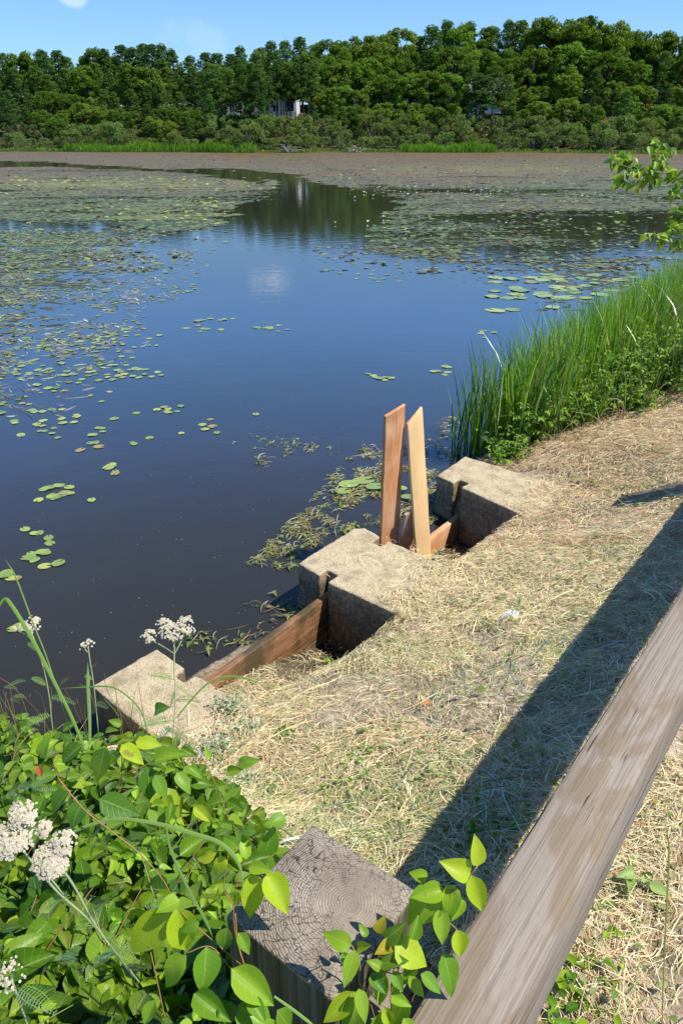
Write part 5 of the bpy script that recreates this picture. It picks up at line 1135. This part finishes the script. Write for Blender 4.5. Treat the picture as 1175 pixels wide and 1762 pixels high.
leaves_at(mb, np.stack([x[j] + RNG.normal(0, .02, n), y[j] + RNG.normal(0, .02, n), U(.006, .02, n)], 1), np.stack([np.cos(a), np.sin(a), 0 * a + .05], 1), np.stack([RNG.normal(0, .2, n), RNG.normal(0, .2, n), np.ones(n)], 1), U(.015, .045, n), np.array([(.22, .30, .08), (.12, .20, .04), (.28, .24, .10), (.30, .38, .14)])[RNG.integers(0, 4, n)])
tag(mb.build('floating_debris', M_leaf2), 'raft of cut grass and leaves floating on the water beside the piers', 'floating debris', kind='stuff')
# tiny specks on open water
mb = MB(); n = 240; px = U(20, 800, n); py = U(560, 1150, n); b = (881 - py) / F; t = -H / (-SP + b * CP); a = U(0, 6.3, n)
scatter(mb, lt[0], lt[1], frames(np.stack([np.cos(a), np.sin(a), 0 * a], 1), np.tile([0, 0, 1.], (n, 1))), np.stack([(px - 587.5) / F * t, (CP + b * SP) * t, 0 * t + .004], 1), U(.003, .012, n), np.array([(.28, .26, .18), (.34, .34, .25), (.3, .33, .15)])[RNG.integers(0, 3, n)], lt[2])
tag(mb.build('floating_specks', M_leaf2), 'tiny pale specks of chaff drifting on the open dark water', 'chaff', kind='stuff')

# ------------------------------------------------------------------ reeds and growth on the right bank
def blades(mb, u, v, L, hw, cols, lean=.18, z0=None, droop=.25, K=6):
    n = len(u); x, y = XY(u, v); z = np.maximum(gz(x, y), -.1) if z0 is None else z0; s = np.linspace(0, 1, K)
    a = U(0, 6.28, n); le = np.abs(RNG.normal(0, lean, n)); dr = RNG.gamma(1.2, droop * .5, n)
    off = (le[:, None] * s + dr[:, None] * s ** 3) * L[:, None]
    X = x[:, None] + np.cos(a)[:, None] * off; Y = y[:, None] + np.sin(a)[:, None] * off; Z = z[:, None] + L[:, None] * (s - .35 * dr[:, None] * s ** 3)
    wa = U(0, 6.28, n)
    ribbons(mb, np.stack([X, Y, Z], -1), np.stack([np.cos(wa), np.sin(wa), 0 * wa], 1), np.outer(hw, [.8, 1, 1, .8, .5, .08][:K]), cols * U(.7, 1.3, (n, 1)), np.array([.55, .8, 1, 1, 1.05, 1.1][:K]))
mb = MB(); n = 7400; u = 5.0 + 9.5 * U(0, 1, n) ** 1.1; v = np.interp(u, [5, 6, 8, 14], [2.35, 2.35, 2.3, 2.3]) + RNG.normal(0, .22, n) - .05
kp = U(0, 1, n) < np.interp(u, [5.0, 5.25, 6.2, 7], [.25, .5, .6, 1]); u, v = u[kp], v[kp]; n = len(u); L = U(.6, 1.12, n) * np.interp(u, [5, 5.8, 7.5, 14], [.95, .95, 1.0, 1.0])
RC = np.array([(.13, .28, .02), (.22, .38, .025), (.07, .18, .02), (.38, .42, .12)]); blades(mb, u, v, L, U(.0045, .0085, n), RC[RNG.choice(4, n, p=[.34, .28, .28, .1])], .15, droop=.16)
tag(mb.build('reeds', M_grass), 'bright green reeds standing in the water along the right bank', 'reeds', kind='stuff')
mb = MB(); n = 3600; u = U(5.0, 15, n); v = U(.5, 2.1, n); kp = v > np.interp(u, [5, 5.6, 6.5, 8], [1.75, 1.45, 1.1, .4]); u, v = u[kp], v[kp]; n = len(u)
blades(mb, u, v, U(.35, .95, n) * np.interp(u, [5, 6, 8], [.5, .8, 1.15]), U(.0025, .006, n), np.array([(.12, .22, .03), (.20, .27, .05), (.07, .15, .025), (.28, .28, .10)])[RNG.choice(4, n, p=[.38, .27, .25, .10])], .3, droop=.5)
tag(mb.build('tall_grass', M_grass), 'tangled tall grass covering the right bank behind the reeds', 'grass', kind='stuff')
def bush(u, v, hgt, wid, n, size, cols, label, name='leafy_shrub'):
    x, y = XY(u, v); z = max(float(gz(x, y)), 0); root = empty(name, (x, y, z), label, 'shrub', 'leafy shrubs on the right bank'); m, s_ = MB(), MB(); q = []
    for i in range(max(8, n // 22)):
        a = U(0, 6.28); r = wid * U(.2, 1); tip = np.array([math.cos(a) * r, math.sin(a) * r, hgt * U(.45, 1.05) * (1 - .35 * (r / wid) ** 2)]); pth = spline([(0, 0, -.05), tip * [.35, .35, .6], tip], 5); tube(s_, pth, np.linspace(.006, .0015, len(pth)), 4, (.16, .13, .07))
        for k in range(22): j = RNG.integers(4, len(pth)); q.append(pth[j] + RNG.normal(0, .045, 3))
    q = np.array(q); k = len(q); triads(m, q, U(0, 6.28, k), U(*size, k), np.array(cols)[RNG.integers(0, len(cols), k)], .45)
    m.build('leaves', M_leaf, root); s_.build('twigs', M_stem, root)
BG = [(.09, .21, .015), (.15, .30, .02), (.22, .38, .025)]
for a in ((5.12, 1.95, .42, .30, 260, (.03, .055), BG, 'dark leafy shrub at the near end of the reeds behind the far pier'),
          (5.5, 1.82, .40, .34, 300, (.03, .055), BG, 'leafy shrub overhanging the bank right of the far pier'),
          (4.75, 2.02, .26, .26, 240, (.025, .045), BG, 'small dark leafy shrub pressed against the back of the far pier'),
          (5.9, 1.45, .30, .34, 260, (.03, .05), BG, 'low leafy shrub spilling onto the straw right of the reeds'),
          (7.0, 1.7, .7, .45, 300, (.04, .07), BG[1:], 'tall light leafy shrub rising among the reeds'),
          (6.1, 1.75, .50, .40, 300, (.035, .06), BG[1:], 'brighter leafy shrub in front of the middle of the reeds'),
          (6.7, 1.35, .45, .38, 260, (.035, .06), BG, 'leafy shrub on the bank at the upper edge of the straw'),
          (7.3, 1.0, .5, .42, 260, (.035, .06), BG, 'leafy shrub near the right edge above the straw'),
          (6.9, 1.1, .62, .42, 340, (.035, .06), BG[1:], 'broad light green shrub at the right edge above the straw'),
          (6.4, 1.5, .62, .40, 340, (.03, .055), BG, 'dense leafy shrub between the straw and the middle of the reeds'),
          (8.2, 1.2, .75, .55, 300, (.04, .07), BG, 'leafy shrub behind the others near the right edge'),
          (6.3, .75, .28, .30, 160, (.03, .05), BG[:2], 'low shrub where the straw meets the right edge'),
          (9.5, 1.3, .7, .6, 260, (.045, .08), BG, 'farthest leafy shrub under the overhanging branch')): bush(*a)
# dry bent stems along the upper edge of the straw
mb = MB()
for i in range(70):
    u = U(4.9, 7.2); v = np.interp(u, [4.9, 5.5, 7.2], [1.7, 1.45, .7]) + RNG.normal(0, .12); x, y = XY(u, v); z = float(gz(x, y)); a = U(0, 6.28); L = U(.12, .45); q = np.array([x, y, z])
    tube(mb, spline([q, q + [math.cos(a) * L * .4, math.sin(a) * L * .4, L * U(.2, .6)], q + [math.cos(a) * L, math.sin(a) * L, L * U(0, .5)]], 4), np.linspace(.003, .001, 9), 4, [(.36, .25, .14), (.28, .15, .08), (.45, .36, .22)][i % 3])
tag(mb.build('dry_stalks', M_stem), 'dry bent brown stalks where the straw meets the right-hand growth', 'stalks', kind='stuff')

# ------------------------------------------------------------------ sapling whose branches reach in at the right edge
base = np.array([4.2, 6.1, float(gz(4.2, 6.1))]); root = empty('sapling', base, 'young broadleaf tree whose leafy branches reach in at the right edge', 'tree')
tr, lv = MB(), MB()
tk = spline([base + [0, 0, -.1], base + [.05, 0, .6], base + [-.02, -.02, 1.2], base + [.03, 0, 2.0]], 6); tube(tr, tk, np.linspace(.022, .009, len(tk)), 7, (.24, .20, .15))
T0 = 5.4
def rb(pts, r0=.006): P_ = np.array([tk[q] if isinstance(q, int) else ray(*q) for q in pts]); s_ = spline(P_, 6); tube(tr, s_, np.linspace(r0, .002, len(s_)), 5, (.30, .24, .17)); return s_
rb([12, (1200, 330, T0), (1160, 315, T0), (1120, 300, T0), (1085, 290, T0 - .05), (1050, 275, T0 - .1)]); rb([12, (1190, 315, T0), (1150, 290, T0 - .05), (1130, 262, T0 - .1)], .004)
rb([9, (1200, 380, T0), (1165, 372, T0), (1148, 380, T0)], .005); rb([7, (1200, 440, T0), (1160, 420, T0), (1130, 402, T0)], .005)
cent = [(1124, 250), (1130, 262), (1138, 275), (1130, 290), (1084, 268), (1062, 282), (1065, 298), (1080, 300), (1095, 308), (1088, 318), (1104, 300), (1052, 274), (1110, 296), (1142, 300), (1120, 310), (1160, 300), (1172, 320), (1160, 330), (1170, 360), (1160, 372), (1152, 384), (1165, 392), (1172, 376), (1122, 404), (1138, 410), (1164, 415), (1175, 428), (1182, 300), (1185, 340), (1190, 380), (1190, 410), (1148, 262), (1072, 280), (1098, 290)]
bs = []; 
for (x, y) in cent:
    for k in range(7): bs.append(ray(x + RNG.normal(0, 6), y + RNG.normal(0, 6), T0 + RNG.normal(-.03, .05)))
for i in range(150): bs.append(base + [U(-.35, .6), U(-.5, .5), U(.9, 2.1)])
bs = np.array(bs); n = len(bs); a = U(0, 6.28, n); leaves_at(lv, bs, np.stack([np.cos(a), np.sin(a), -.5 + RNG.normal(0, .4, n)], 1), np.stack([RNG.normal(.1, .5, n), RNG.normal(-.3, .5, n), np.ones(n)], 1), U(.055, .092, n), np.array([(.22, .38, .02), (.32, .45, .03), (.12, .25, .02)])[RNG.integers(0, 3, n)] * U(.8, 1.2, (n, 1)))
tr.build('trunk', M_bark, root).location = -base; lv.build('leaves', M_leaf, root).location = -base
